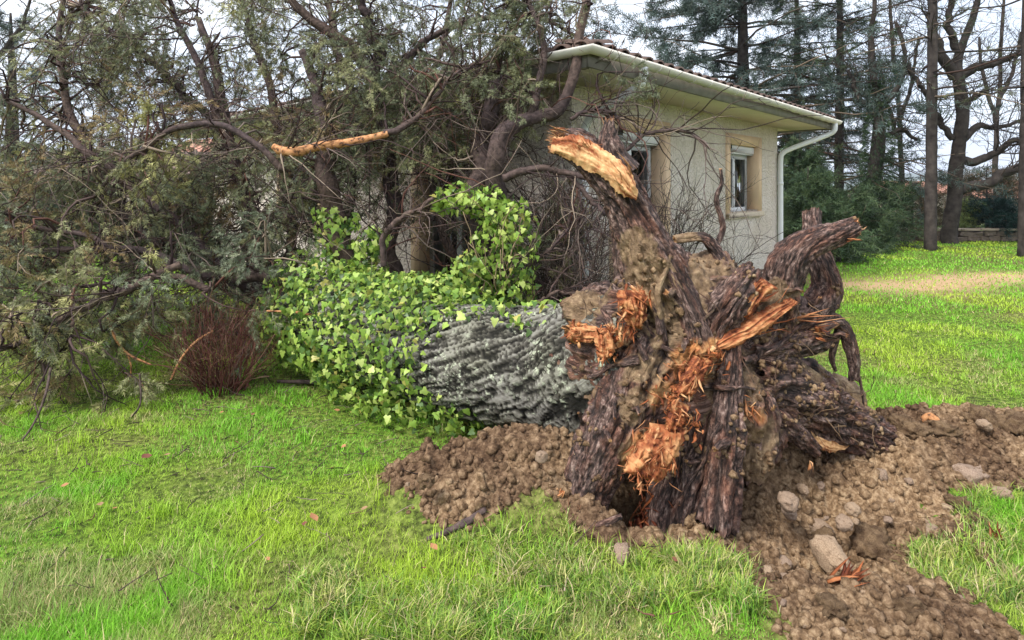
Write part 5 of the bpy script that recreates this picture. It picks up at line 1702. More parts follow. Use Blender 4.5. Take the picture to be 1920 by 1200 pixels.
evergreen('evergreen_shrub', 'dark drooping evergreen at the back corner of the bungalow', xz(1515, 13.0), 2.1, 0.75, 4200, YEW)
evergreen('evergreen_shrub', 'spreading dark evergreen left of the ivy clad tree', xz(1600, 14.2), 1.6, 1.0, 4200, YEW * 0.9)
evergreen('evergreen_shrub', 'taller dark evergreen close behind the downpipe', xz(1500, 14.6), 3.0, 0.8, 3800, YEW)
evergreen('evergreen_shrub', 'low evergreen spilling on the lawn by the house corner', xz(1572, 12.2), 0.7, 0.8, 1600, YEW * 1.1)
evergreen('evergreen_shrub', 'mid height evergreen beneath the ivy clad tree', xz(1655, 15.2), 1.9, 1.1, 3200, YEW * 0.9)
BRN = np.array([[0.12, 0.085, 0.05], [0.09, 0.085, 0.045], [0.17, 0.11, 0.07], [0.06, 0.07, 0.035]])
evergreen('hedge_bush', 'brownish hedge bush between the two slim trunks', xz(1710, 17.3), 1.75, 1.0, 2600, BRN, (0.12, 0.26), droop=0.2)
evergreen('hedge_bush', 'brown twiggy hedge bush right of the forked tree', xz(1850, 18.6), 2.3, 1.6, 3200, BRN, (0.12, 0.28), droop=0.2)
evergreen('hedge_bush', 'yellow green bush beside the forked tree trunk', xz(1808, 17.4), 1.3, 0.45, 900, np.array([[0.30, 0.36, 0.13], [0.22, 0.28, 0.08]]), (0.10, 0.2), droop=0.2)
evergreen('hedge_bush', 'dark blue green clipped bush over the low stone wall', xz(1862, 17.2), 1.25, 0.95, 3000, np.array([[0.022, 0.055, 0.045], [0.016, 0.04, 0.035]]), (0.12, 0.24), droop=0.1)
evergreen('hedge_bush', 'dark blue green bush at the right edge over the wall', xz(1950, 17.0), 1.2, 1.1, 2600, np.array([[0.022, 0.055, 0.045], [0.016, 0.04, 0.035]]), (0.12, 0.24), droop=0.1)
# hedge behind the fallen crown on the left, one bush after another
HB = [(-80, 17, 2.4), (40, 16, 1.8), (140, 17, 1.6), (330, 19, 1.9), (430, 18, 2.6), (530, 19, 2.8), (620, 18, 2.4)]
for i, (px, Y, H) in enumerate(HB):
    evergreen('hedge_bush', ['leftmost dark hedge bush behind the fallen crown', 'second hedge bush from the left edge, behind the fallen crown', 'third hedge bush from the left edge, in front of the far cream house',
              'hedge bush just right of the far cream house', 'hedge bush below the red roof behind the fallen crown', 'dark hedge bush left of the bungalow behind the fallen crown', 'hedge bush against the bungalow behind the fallen crown'][i],
              xz(px, Y), H, 1.4, 1000, DKG * 1.3, (0.22, 0.42), 'hedge behind the fallen crown', droop=0.1)

# bare broadleaved trees
BARK = np.array([[0.045, 0.034, 0.03], [0.075, 0.055, 0.045], [0.03, 0.022, 0.02]])
BPp = np.array([.5, .3, .2])
def bare_tree(name, label, limbs, n1, n2, l1, l2, seed, r1=0.02, zup=0.25):
    b0 = W(*limbs[0][0])
    t = thing(name, label, 'tree', (b0[0], b0[1], float(ground_h([b0[0]], [b0[1]])[0])))
    allp = []
    for i, L_ in enumerate(limbs):
        S = spline([W(*p) for p in L_], 30)
        S[:, :3] += np.column_stack([fbm(np.column_stack([np.arange(30) * 0.3, np.full(30, seed + i * 3.1 + c_), np.zeros(30)]), 3, seed) for c_ in (0, 7, 14)]) * (S[:, 3:] * 1.1)
        S[:, 3] = np.maximum(S[:, 3], 0.012)
        if i == 0:
            trunk_tube(t, S[::2], 16, seed=seed)
        else:
            MB().tubes(S[:, :3], S[:, 3], 8).build('branch', M['bgbark'], t, True)
        allp.append(S[::3, :3])
    P0 = np.stack(allp)
    mb = MB()
    S1, D1, _, _ = sprout(P0, n1, 0.9, 0.35, 1.0, zup)
    T1 = walk(S1, D1, RNG.uniform(*l1, n1), 8, 0.22, 0.02, 0.08)
    twig_mesh(mb, T1, RNG.uniform(r1 * 0.5, r1, n1), np.full(n1, r1 * 0.25), 4, BARK, BPp)
    S2, D2, _, _ = sprout(T1, n2, 0.8, 0.2, 1.0, zup)
    T2 = walk(S2, D2, RNG.uniform(*l2, n2), 6, 0.22, 0.0, 0.08)
    twig_mesh(mb, T2, np.full(n2, r1 * 0.32), np.full(n2, r1 * 0.16), 3, BARK, BPp)
    S3, D3, _, _ = sprout(T2, n2 * 2, 0.7, 0.2, 1.0, zup)
    T3 = walk(S3, D3, RNG.uniform(l2[0] * 0.5, l2[1] * 0.5, n2 * 2), 4, 0.2)
    twig_mesh(mb, T3, np.full(n2 * 2, r1 * 0.2), np.full(n2 * 2, r1 * 0.12), 3, BARK, BPp)
    mb.build('twigs', M['twig'], t, False, 'stuff')
    return t, P0

bare_tree('forked_tree', 'bare crooked oak like tree that forks high above the hedge', [
    [(1790, 470, 16, 15), (1790, 400, 16, 13), (1788, 320, 16, 12), (1795, 220, 16, 10.5), (1795, 145, 16, 10), (1802, 90, 16, 7), (1822, 30, 16, 6), (1845, -40, 16, 4)],
    [(1793, 150, 16, 11), (1770, 110, 16, 9), (1750, 60, 16, 8), (1745, 0, 16, 6), (1730, -60, 16, 4)], [(1795, 300, 16, 8), (1830, 300, 16, 8), (1870, 285, 15.8, 6), (1900, 265, 15.6, 5), (1945, 262, 15.5, 3)],
    [(1795, 355, 16, 10), (1850, 345, 15.8, 9), (1900, 315, 15.6, 8), (1960, 290, 15.4, 6)], [(1800, 270, 16, 7), (1830, 235, 16, 6), (1870, 240, 16, 4), (1920, 225, 16, 3)],
    [(1785, 265, 16, 6), (1765, 230, 16, 5), (1758, 215, 16, 4), (1720, 205, 16, 3)], [(1800, 145, 16, 9), (1835, 125, 16, 8), (1890, 110, 15.8, 6), (1930, 95, 15.6, 5)],
    [(1800, 95, 16, 7), (1780, 50, 16, 6), (1790, -10, 16, 5)], [(1798, 215, 16, 6), (1815, 190, 16, 5), (1850, 170, 16, 4)]], 110, 420, (0.5, 1.6), (0.25, 0.8), 401, 0.022)
bt, _ = bare_tree('ivy_clad_tree', 'tree wrapped in dark ivy with bare limbs above, beyond the bungalow', [
    [(1640, 445, 15.5, 14), (1640, 350, 15.5, 13), (1642, 250, 15.5, 11), (1640, 170, 15.5, 7), (1636, 60, 15.5, 5), (1640, -30, 15.5, 3)],
    [(1642, 200, 15.5, 6), (1680, 170, 15.5, 5), (1695, 110, 15.5, 4), (1680, 40, 15.5, 3)], [(1640, 215, 15.5, 6), (1610, 180, 15.5, 5), (1590, 130, 15.5, 3)], [(1645, 260, 15.5, 5), (1690, 245, 15.5, 4), (1720, 262, 15.5, 3)],
    [(1700, 120, 15.5, 4), (1735, 175, 15.5, 4), (1745, 185, 15.5, 3)]], 60, 260, (0.5, 1.4), (0.25, 0.7), 411, 0.016)
n = 4200
zz = RNG.uniform(0.1, 4.4, n); a = RNG.uniform(0, 6.28, n)
rr = (0.32 + 0.16 * fbm(np.column_stack([np.cos(a) * 1.3, np.sin(a) * 1.3, zz * 1.6]), 3, 66) * 2) * np.interp(zz, [0, 1.2, 3.0, 4.4], [1.25, 1.1, 0.95, 0.3]) * RNG.uniform(0.6, 1.1, n)
bx_, by_ = xz(1641, 15.5)
Pv = np.column_stack([bx_ + np.cos(a) * rr, by_ + np.sin(a) * rr, zz])
cc = np.array([[0.035, 0.065, 0.028], [0.022, 0.045, 0.02], [0.06, 0.09, 0.04]])[RNG.integers(0, 3, n)] * RNG.uniform(0.6, 1.4, n)[:, None]
V_, T_, c_ = sprigs(Pv, np.column_stack([np.cos(a), np.sin(a), np.full(n, -0.6)]), RNG.uniform(0.07, 0.15, n), cc, SPRAY * np.array([1, 1.2, 1]))
mk('ivy_cover', V_, T_, None, M['needle'], bt, False, {'Col': c_}, 'stuff')
bare_tree('bare_tree', 'thin leafless tree far off at the upper left corner', [[(-60, 420, 12, 14), (-50, 250, 12, 10), (-30, 120, 12, 7), (-10, 30, 12, 5), (0, -40, 12, 3)], [(-40, 160, 12, 5), (10, 90, 12, 4), (45, 40, 12, 3), (60, -10, 12, 2)]], 26, 80, (0.4, 1.2), (0.2, 0.6), 421, 0.014)
bare_tree('bare_tree', 'fine twigged leafless tree against the sky left of the slim conifer', [[(1690, 430, 20, 5), (1688, 300, 20, 4.5), (1684, 180, 20, 3.5), (1672, 60, 20, 3), (1668, -30, 20, 2)], [(1686, 230, 20, 4), (1710, 150, 20, 3), (1722, 70, 20, 2)], [(1686, 260, 20, 4), (1660, 180, 20, 3), (1650, 110, 20, 2)]], 70, 320, (0.6, 1.8), (0.3, 0.9), 431, 0.016)
bare_tree('bare_tree', 'leafless tree with fine twigs behind the forked tree', [[(1868, 430, 22, 5), (1866, 300, 22, 4.5), (1872, 180, 22, 3.5), (1880, 60, 22, 3), (1885, -30, 22, 2)], [(1868, 230, 22, 4), (1845, 150, 22, 3), (1835, 70, 22, 2)], [(1870, 200, 22, 4), (1900, 130, 22, 3), (1915, 60, 22, 2)]], 70, 320, (0.6, 1.8), (0.3, 0.9), 441, 0.016)

# ------------------------------------------------------------------ low garden wall, far houses
wl = thing('garden_wall', 'low rubble stone wall with pale coping along the end of the lawn', 'wall', (12.5, 16.6, 0))
b = bmesh.new(); bmesh.ops.create_cube(b, size=1.0); bmesh.ops.bevel(b, geom=b.edges[:], offset=0.12, segments=1, affect='EDGES')
SB = np.array([v.co[:] for v in b.verts]); SF = [[v.index for v in f.verts] for f in b.faces]; b.free()
def poly_mesh(name, V, F, mat):
    me = bpy.data.meshes.new(name); me.from_pydata([tuple(v) for v in V], [], F); me.materials.append(mat); me.update(); return me
stone_me = [poly_mesh('wall_stone', SB * (1 + 0.10 * np.random.default_rng(s).normal(size=SB.shape)), SF, M['wallstone']) for s in range(4)]
x_ = 9.6
for row in range(2):
    x_ = 9.4
    while x_ < 16.5:
        w_ = random.uniform(0.22, 0.42)
        o = link('wall_stone', random.choice(stone_me), wl)
        yy = 16.9 - 0.02 * (x_ - 9)
        zg = float(ground_h([x_], [yy])[0])
        o.location = (x_ + w_ / 2 - 12.5 + 12.5, yy, zg + 0.06 + row * 0.14 + 0.02)
        o.scale = (w_ * 0.97, 0.30, 0.15)
        o.rotation_euler = (random.uniform(-0.2, 0.2), random.uniform(-0.2, 0.2), random.uniform(-0.3, 0.3))
        x_ += w_
x_ = 9.4
while x_ < 16.5:
    w_ = random.uniform(0.5, 0.8)
    zg = float(ground_h([x_], [16.9])[0])
    o = link('coping_stone', poly_mesh('coping_stone', SB * np.array([w_ * 0.98, 0.36, 0.06]), SF, M['capstone']), wl)
    o.location = (x_ + w_ / 2, 16.9 - 0.02 * (x_ - 9), zg + 0.34)
    x_ += w_

def far_house(name, label, x, y, z, w, d, h, rise, rz, roofm, wallm, wins=3):
    t = thing(name, label, 'house', (x, y, z), rz, local=True)
    MB().box(-w / 2, w / 2, -d / 2, d / 2, -0.5, h).build('wall', M[wallm], t)
    o = 0.45
    V = [(-w / 2 - o, -d / 2 - o, h), (w / 2 + o, -d / 2 - o, h), (w / 2 + o, d / 2 + o, h), (-w / 2 - o, d / 2 + o, h), (-w / 2 - o, 0, h + rise), (w / 2 + o, 0, h + rise)]
    V += [(vx, vy, vz - 0.16) for vx, vy, vz in V]
    Q = [(0, 1, 5, 4), (2, 3, 4, 5), (7, 6, 10, 11), (9, 8, 11, 10), (0, 6, 7, 1), (2, 8, 9, 3), (0, 4, 10, 6), (4, 3, 9, 10), (1, 7, 11, 5), (5, 11, 8, 2)]
    rf = mk('roof', V, None, Q, M[roofm], t)
    # courses of tiles on the slope that faces us
    n = int((w + 2 * o) / 0.9)
    for k in range(min(n, 14)):
        u = -w / 2 - o + (k + 0.5) * (w + 2 * o) / min(n, 14)
        MB().tubes(np.array([[u, -d / 2 - o, h + 0.03], [u, 0, h + rise + 0.03]]), np.array([0.09, 0.09]), 6).build('tile_course', M[roofm], rf, True)
    for k in range(wins):
        u = -w / 2 + (k + 0.5) * w / wins
        wi = link('window', None, t)
        MB().box(u - 0.62, u + 0.62, -d / 2 - 0.04, -d / 2 + 0.05, 0.85, 2.2).build('frame', M['brown_wood'], wi)
        MB().box(u - 0.5, u + 0.5, -d / 2 - 0.06, -d / 2 - 0.041, 0.95, 2.1).build('pane', M['room'], wi)
        MB().box(u - 0.03, u + 0.03, -d / 2 - 0.08, -d / 2 - 0.061, 0.95, 2.1).build('mullion', M['white'], wi)
    return t

hxx = xz(240, 27)
far_house('far_house', 'cream house with brown shutters seen through the fallen crown', hxx[0] - 0.8, 29, -0.6, 9, 6, 2.5, 1.4, 0.12, 'tile', 'pale_wall')
hxx = xz(430, 38)
far_house('far_house', 'house with a red tiled roof glimpsed high through the branches', hxx[0], 40, -1.0, 7, 7, 4.2, 1.6, -0.1, 'orange_tile', 'pale_wall', 2)
for i, (px, Y, pyr, w, lab) in enumerate([(1690, 92, 340, 13, 'village house with orange roof just left of the slim conifer trunk'), (1718, 120, 345, 14, 'smaller orange roofed village house behind the slim conifer trunk'),
                                     (1660, 110, 352, 12, 'orange roofed village house partly behind the ivy clad tree'), (1858, 130, 338, 16, 'village house with orange roof right of the forked tree'),
                                     (1770, 160, 345, 14, 'distant orange roofed house between slim conifer and forked tree'), (1895, 100, 352, 12, 'village house near the right edge behind the bushes')]):
    X = (px - CXP) / FPX * Y
    ztop = EYE - (pyr - HOR) / FPX * Y
    far_house('village_house', lab, X, Y, ztop - 5.2, w, 8, 3.4, 1.8, [0.3, -0.2, 0.5, 0.1, 0.25, -0.3][i], 'orange_tile', 'pale_wall', 3)['group'] = 'village houses in the valley'
# loose wood of far-off trees between the village and the hills
n = 230
px = RNG.uniform(-300, 2300, n); Y = RNG.uniform(60, 420, n)
X = (px - CXP) / FPX * Y
keep = ~((px > 1640) & (px < 1900) & (Y < 110))
X, Y = X[keep], Y[keep]; n = len(X)
zg = ground_h(X, Y)
hh = RNG.uniform(3.5, 7.5, n)
k = 30
U = rdir(n * k).reshape(n, k, 3) * (RNG.random((n, k, 1)) ** 0.4) * np.stack([hh * 0.45, hh * 0.45, hh * 0.5], -1)[:, None]
Pc = (np.column_stack([X, Y, zg + hh * 0.5])[:, None] + U).reshape(-1, 3)
tc = np.array([[0.07, 0.085, 0.04], [0.13, 0.10, 0.06], [0.055, 0.08, 0.035], [0.16, 0.12, 0.08]])[RNG.integers(0, 4, n)]
V_, T_, c_ = sprigs(Pc, rdir(len(Pc), 0.6), rep(hh * 0.30, k) * RNG.uniform(0.6, 1.3, len(Pc)), rep(tc, k) * RNG.uniform(0.6, 1.4, len(Pc))[:, None], NEEDLE[:21])
fw_ = mk('distant_wood', V_, T_, None, M['needle'], None, False, {'Col': c_}, 'stuff')
tag(fw_, 'brown and green far off trees across the valley', 'trees')
#@@GROUND@@

# ------------------------------------------------------------------ clods, stones, litter
def bare_top(x, y):
    """height of the loose soil surface"""
    x = np.atleast_1d(np.asarray(x, float)); y = np.atleast_1d(np.asarray(y, float))
    Pq = np.column_stack([x, y, np.zeros(len(x))])
    s_ = soil_mask(x, y)
    lm = billow(Pq * 7.0, 3, 41) * 0.115 + billow(Pq * 24, 3, 43) * 0.040
    top = ground_h(x, y) - 0.05 + sstep(s_, -0.03, 0.05) * (0.035 + lm * np.clip(0.35 + s_ * 3, 0.35, 1.1))
    return np.maximum(top, ground_h(x, y))

xx = RNG.uniform(-0.95, 4.3, 26000); yy = RNG.uniform(1.6, 4.7, 26000)
s_ = soil_mask(xx, yy)
k_ = (s_ > 0.0) & (RNG.random(26000) < np.clip(2.6 / yy, 0, 1))
xx, yy = xx[k_][:6600], yy[k_][:6600]
n = len(xx)
V, F = lumps(n, np.column_stack([xx, yy, bare_top(xx, yy) + 0.004]), 0, 0.005, 0.034, 81, 1)
o = mk('soil_clods', V, F, None, M['soil'], None, False, None, 'stuff')
tag(o, 'crumbs and clods of brown earth over the torn ground', 'soil')
# bigger clods one can pick out
b = bmesh.new(); bmesh.ops.create_icosphere(b, subdivisions=4, radius=1.0)
SBv = np.array([v.co[:] for v in b.verts]); SBf = np.array([[v.index for v in f.verts] for f in b.faces]); b.free()
def stone_data(name, seed, mat, rough=0.22, box=0.35, fine=0.08):
    rg = np.random.default_rng(seed)
    V = SBv.copy()
    V = np.sign(V) * np.abs(V) ** (1 - box)
    V *= (1 + rough * fbm(V * 1.3 + rg.uniform(0, 50, 3), 3, seed) + fine * fbm(V * 5 + rg.uniform(0, 50, 3), 4, seed))[:, None]
    V *= rg.uniform(0.75, 1.0, 3)
    return mesh_data(name, V, SBf, None, mat, True)
stones = [stone_data('stone', 500 + s, M['stone'], 0.42, [0.2, 0.4, 0.15, 0.35][s % 4], 0.14) for s in range(8)]
clodm = [stone_data('clod', 520 + s, M['soil'], 0.7, 0.1, 0.4) for s in range(5)]
def place(name, datas, px, py, wpx, asp, label, cat, group=None, sink=0.3, rz=None, data=None, flat=0.7):
    g_ = gp(px, py)
    for _ in range(4):                       # settle on the real surface along that sight line
        z = float(bare_top([g_[0]], [g_[1]])[0])
        Y = (EYE - z) * FPX / (py - HOR)
        g_ = np.array([(px - CXP) / FPX * Y, Y])
    s = wpx / 2 / FPX * g_[1]
    o = link(name, data or random.choice(datas))
    o.scale = (s, s * asp, s * flat)
    o.rotation_euler = (random.uniform(-0.25, 0.25), random.uniform(-0.25, 0.25), random.uniform(0, 6.28) if rz is None else rz)
    o.location = (g_[0], g_[1], z + s * flat * (1 - sink) * 0.6)
    tag(o, label, cat, group)
    return o
big = place('stone', stones, 1560, 1062, 58, 1.35, 'big smooth pinkish cobble standing in front of the hole', 'stone', 'stones in the soil', 0.0, 0.15, stones[1], 0.9)
NAMED = [(1478, 945, 44, 'long pale stone lying in the hole below the roots'), (1480, 965, 30, 'upright tan stone left of the hole'), (1540, 1000, 46, 'dark lump of stone above the big cobble'), (1582, 985, 32, 'grey brown stone right of the dark lump'),
         (1822, 905, 62, 'flat pale stone on the spoil at the right'), (1628, 1118, 36, 'round yellowish stone beside the orange wood chip'), (1736, 868, 24, 'small round stone on the right spoil bank'), (1745, 1000, 30, 'stone at the edge of the right grass patch'),
         (1905, 890, 50, 'pinkish stone at the right edge of the spoil'), (965, 940, 46, 'pale stone on the left soil heap near the front root'), (922, 945, 24, 'small cream stone on the left soil heap'), (855, 930, 44, 'tan stone in the middle of the left soil heap'),
         (748, 880, 26, 'lone pale stone on the grass left of the soil heap'), (1015, 860, 26, 'small stone high on the left soil heap'), (960, 905, 22, 'tiny pale stone above the left heap stone'), (1165, 1050, 46, 'pale stone in the grass below the hollow'),
         (1450, 1040, 26, 'small stone left of the big cobble'), (1470, 1060, 28, 'rounded stone at the left foot of the slope'), (1440, 1075, 24, 'brown stone at the lower edge of the slope'), (1652, 895, 28, 'pale pebble on the bank by the long dark root'),
         (1600, 960, 30, 'brown stone in the middle of the hole'), (1505, 920, 26, 'stone near the back of the hole'), (1845, 800, 30, 'stone on the back of the right spoil'), (1880, 930, 34, 'tan stone near the right grass')]
for px, py, wp, lab in NAMED:
    place('stone', stones, px, py, wp, random.uniform(0.6, 0.95), lab, 'stone', 'stones in the soil', 0.35)
for i in range(70):
    while True:
        px, py = random.uniform(740, 1910), random.uniform(850, 1190)
        g_ = gp(px, py)
        if soil_mask([g_[0]], [g_[1]])[0] > 0.04:
            break
    place('stone', stones, px, py, random.uniform(9, 20), random.uniform(0.6, 1), 'small brown pebble half sunk in the torn soil', 'stone', 'pebbles in the soil', 0.35)
for px, py, wp, lab in [(1840, 800, 74, 'largest dark clod on the spoil at the right'), (1900, 805, 70, 'dark clod at the right edge of the spoil'), (1770, 815, 60, 'brown clod left of the largest clod'), (1720, 815, 56, 'clod where the spoil meets the lawn'),
                        (1690, 800, 44, 'clod beside the tip of the long dark root'), (1545, 1030, 70, 'clod wedged behind the big cobble'), (1640, 1040, 80, 'broad clod right of the big cobble'), (1800, 950, 44, 'dark clod in the grassy bank'),
                        (745, 930, 44, 'clod at the left tip of the soil heap'), (800, 905, 40, 'clod on the back of the left soil heap'), (1700, 1150, 70, 'clod at the bottom right of the torn soil'), (1560, 1150, 60, 'clod below the orange wood chip'),
                        (1835, 985, 40, 'matted clod of earth under the turf edge'), (1860, 870, 50, 'clod in the middle of the right spoil')]:
    place('soil_clod', clodm, px, py, wp, random.uniform(0.7, 1), lab, 'clod', 'clods of earth', 0.35)

# torn wood chip, fallen bits of branch
def chip(label, px, py, Y, dirs, n, L, w_, tone, mbk=0.02):
    for _ in range(5):                       # rest it on the loose soil along that sight line
        g_ = at(px, py, Y)
        Y = (EYE - float(bare_top([g_[0]], [g_[1]])[0]) - 0.025) * FPX / (py - HOR)
    t = thing('wood_chip', label, 'wood', tuple(at(px, py, Y)))
    shards([(px, py, Y, d, n, L, w_, 0.16, mbk, tone) for d in dirs], 'splinters', t)['kind'] = 'stuff'
    return t
chip('jagged orange red chunk of torn wood beside the big cobble', 1580, 1100, 2.30, [(0.9, -0.2, 0.35), (0.6, -0.2, 0.6)], 22, 0.15, 0.011, 0.30, 0.018)
chip('small red brown splinter of wood by the right turf edge', 1868, 1010, 2.55, [(0.0, 0, 1)], 6, 0.10, 0.009, 0.1, 0.008)
def stick(label, pts, r, mat='branch'):
    t = MB()
    S = spline([W(*p) for p in pts], 30)
    for i_ in range(30):
        S[i_, 2] = max(S[i_, 2], float(bare_top([S[i_, 0]], [S[i_, 1]])[0]) + S[i_, 3] * 0.6)
    Vt, Qt, Tt, fb, en, fu = root_tube(S, 40, 14, int(pts[0][0]), furrow=0.15, lobes=0.2, jag=0.6)
    o = mk('fallen_stick', Vt, Tt, Qt, M[mat], None, True)
    return tag(o, label, 'stick')
stick('dark broken piece of root on the grass at the foot of the left heap', [(800, 1025, 2.52, 4), (835, 1022, 2.54, 6), (875, 1008, 2.57, 7.5), (910, 1000, 2.60, 6)], 1)
stick('pale stripped stick lying on the right spoil', [(1730, 830, 3.4, 6), (1755, 842, 3.36, 7), (1776, 850, 3.34, 5)], 1, 'peeled')
stick('dead branch on the grass under the ivy', [(520, 715, 4.6, 3), (570, 716, 4.6, 4), (630, 716, 4.6, 4)], 1)
# dead leaves on the lawn
LFv = np.array([(0, 0, 0), (0.3, 0.3, 0.12), (0.42, 0.7, 0.05), (0.0, 1.1, 0.18), (-0.42, 0.7, 0.14), (-0.3, 0.3, 0.1), (0, 0.55, 0.0)]); LFf = [(0, 1, 6), (1, 2, 6), (2, 3, 6), (3, 4, 6), (4, 5, 6), (5, 0, 6)]
dl = [simple('dead_leaf_%d' % i, c_, 0.8, 0.25, 30) for i, c_ in enumerate([(0.36, 0.17, 0.08), (0.16, 0.06, 0.04), (0.28, 0.17, 0.09)])]
dlm = [mesh_data('dead_leaf', LFv, LFf, None, m_, True) for m_ in dl]
pts_ = [(270, 868, 30), (625, 780, 16), (305, 870, 18), (625, 890, 16), (595, 1002, 30), (570, 1010, 18), (180, 968, 16), (130, 928, 18), (640, 853, 14), (750, 1150, 26), (470, 790, 12), (420, 785, 14), (690, 985, 18), (215, 972, 14), (505, 1075, 14), (820, 1060, 26), (1260, 1075, 18), (350, 700, 12), (800, 1090, 14)]
for px, py, wp in pts_:
    g_ = gp(px, py)
    o = link('dead_leaf', dlm[RNG.integers(0, 3)])
    s = 0.7 * wp / FPX * g_[1]
    o.scale = (s, s, s); o.rotation_euler = (random.uniform(-0.3, 0.3), random.uniform(-0.3, 0.3), random.uniform(0, 6.28))
    o.location = (g_[0], g_[1], float(ground_h([g_[0]], [g_[1]])[0]) + 0.05)
    tag(o, 'small brown dead leaf lying on the lawn', 'leaf', 'dead leaves on the lawn')

# ------------------------------------------------------------------ grass
def blades(X, Y, Lb, wb, cols, lean, name, label, three=True):
    n = len(X)
    Z = ground_h(X, Y) - 0.004
    P0 = np.column_stack([X, Y, Z])
    a = RNG.uniform(0, 6.28, n)
    d = np.column_stack([np.cos(a), np.sin(a), np.zeros(n)])
    sd = np.column_stack([-np.sin(a), np.cos(a), np.zeros(n)])
    sd = unit(sd + d * RNG.normal(size=(n, 1)) * 0.5)
    w2 = (wb / 2)[:, None]
    ln = lean[:, None]
    up = np.array([0, 0, 1.0])
    mid = P0 + (Lb * 0.55)[:, None] * unit(up + d * ln * 0.5)
    tip = mid + (Lb * 0.5)[:, None] * unit(up * (1 - 0.35 * ln) + d * ln * 1.5)
    if three:
        V = np.stack([P0 - sd * w2, P0 + sd * w2, mid + sd * w2 * 0.75, mid - sd * w2 * 0.75, tip], 1).reshape(-1, 3)
        b_ = (np.arange(n) * 5)[:, None]
        o = mk(name, V, b_ + np.array([[3, 2, 4]]), b_ + np.array([[0, 1, 2, 3]]), M['grassblade'], None, False, {'Col': rep(cols, 5)}, 'stuff')
    else:
        V = np.stack([P0 - sd * w2, P0 + sd * w2, tip], 1).reshape(-1, 3)
        o = mk(name, V, np.arange(n * 3).reshape(-1, 3), None, M['grassblade'], None, False, {'Col': rep(cols, 3)}, 'stuff')
    tag(o, label, 'grass')
    return o

def frustum_points(n, y0, y1, power):
    """random lawn points inside (and a little beside) the view, denser when near"""
    u = RNG.random(n)
    e = 1 - power
    Y = (y0 ** e + u * (y1 ** e - y0 ** e)) ** (1 / e)
    px = RNG.uniform(-250, 2170, n)
    return (px - CXP) / FPX * Y, Y

def house_mask(X, Y):
    dx, dy = X - HX, Y - HY
    lx = dx * math.cos(HA) + dy * math.sin(HA); ly = -dx * math.sin(HA) + dy * math.cos(HA)
    return (lx > -0.05) & (ly > -0.05)

VIV, YEL, DUL, STR = np.array([0.18, 0.41, 0.03]), np.array([0.33, 0.47, 0.04]), np.array([0.22, 0.27, 0.08]), np.array([0.52, 0.42, 0.22])
def lawn_colors(X, Y, straw=0.1):
    n = len(X)
    Pq = np.column_stack([X, Y, np.zeros(n)])
    a = fbm(Pq * 1.1, 4, 141); b_ = fbm(Pq * 2.6 + 9, 4, 151)
    f1 = sstep(a, -0.25, 0.25)[:, None]
    c_ = VIV * (1 - f1) + YEL * f1
    f2 = sstep(b_ - 0.10 * (Y - 3.2), -0.02, 0.36)[:, None] * 0.8
    c_ = c_ * (1 - f2) + DUL * f2
    s_ = (RNG.random(n) < straw * (0.4 + 2.0 * f2[:, 0]))[:, None]
    c_ = np.where(s_, STR, c_)
    return c_ * RNG.uniform(0.8, 1.45, n)[:, None]

# short lawn near
X, Y = frustum_points(520000, 1.75, 7.2, 1.25)
s_ = soil_mask(X, Y)
Pq = np.column_stack([X, Y, np.zeros(len(X))])
thin = fbm(Pq * 4.2, 3, 161)
k_ = (s_ < RNG.uniform(-0.10, 0.03, len(X))) & (RNG.random(len(X)) < np.clip(0.9 + 1.8 * (thin + 0.1), 0.35, 1)) & ~house_mask(X, Y)
X, Y = X[k_], Y[k_]
n = len(X)
tall = sstep(fbm(np.column_stack([X, Y, X * 0]) * 2.3, 3, 171), -0.1, 0.4)
blades(X, Y, (0.020 + 0.030 * tall) * RNG.uniform(0.6, 1.35, n), np.maximum(0.0030, Y * 0.0011) * RNG.uniform(0.7, 1.3, n), lawn_colors(X, Y, 0.14), RNG.uniform(0.3, 1.8, n), 'lawn_grass', 'short bright green lawn grass in the foreground', False)
# the same lawn carried on beside the view
Xs, Ys = frustum_points(150000, 2.2, 8.0, 1.1)
side = np.where(RNG.random(len(Xs)) < 0.5, -1, 1)
pxs = np.where(side < 0, RNG.uniform(-1000, -250, len(Xs)), RNG.uniform(2170, 2900, len(Xs)))
Xs = (pxs - CXP) / FPX * Ys
k_ = (soil_mask(Xs, Ys) < RNG.uniform(-0.1, 0.03, len(Xs))) & ~house_mask(Xs, Ys)
Xs, Ys = Xs[k_], Ys[k_]
n = len(Xs)
blades(Xs, Ys, 0.045 * RNG.uniform(0.6, 1.3, n), np.maximum(0.004, Ys * 0.0016) * RNG.uniform(0.7, 1.3, n), lawn_colors(Xs, Ys, 0.12), RNG.uniform(0.3, 1.6, n), 'side_lawn_grass', 'short lawn grass to either side of the view', False)
# lawn further off
X, Y = frustum_points(150000, 7.2, 24, 1.3)
k_ = ~house_mask(X, Y)
X, Y = X[k_], Y[k_]
st_ = np.exp(-((Y - 9.5 - 0.08 * (X - 6) + 0.3 * np.sin(X * 1.3)) / 0.65) ** 2) * (X > 4.6) * (X < 11)
k_ = RNG.random(len(X)) > st_ * (0.85 + 0.3 * fbm(p2(np.column_stack([X, Y])) * 1.5, 3, 301))
X, Y = X[k_], Y[k_]
n = len(X)
blades(X, Y, 0.05 * RNG.uniform(0.6, 1.3, n), Y * 0.0016 * RNG.uniform(0.7, 1.3, n), lawn_colors(X, Y, 0.05), RNG.uniform(0.2, 1.2, n), 'far_lawn_grass', 'short grass of the lawn beyond the house', False)
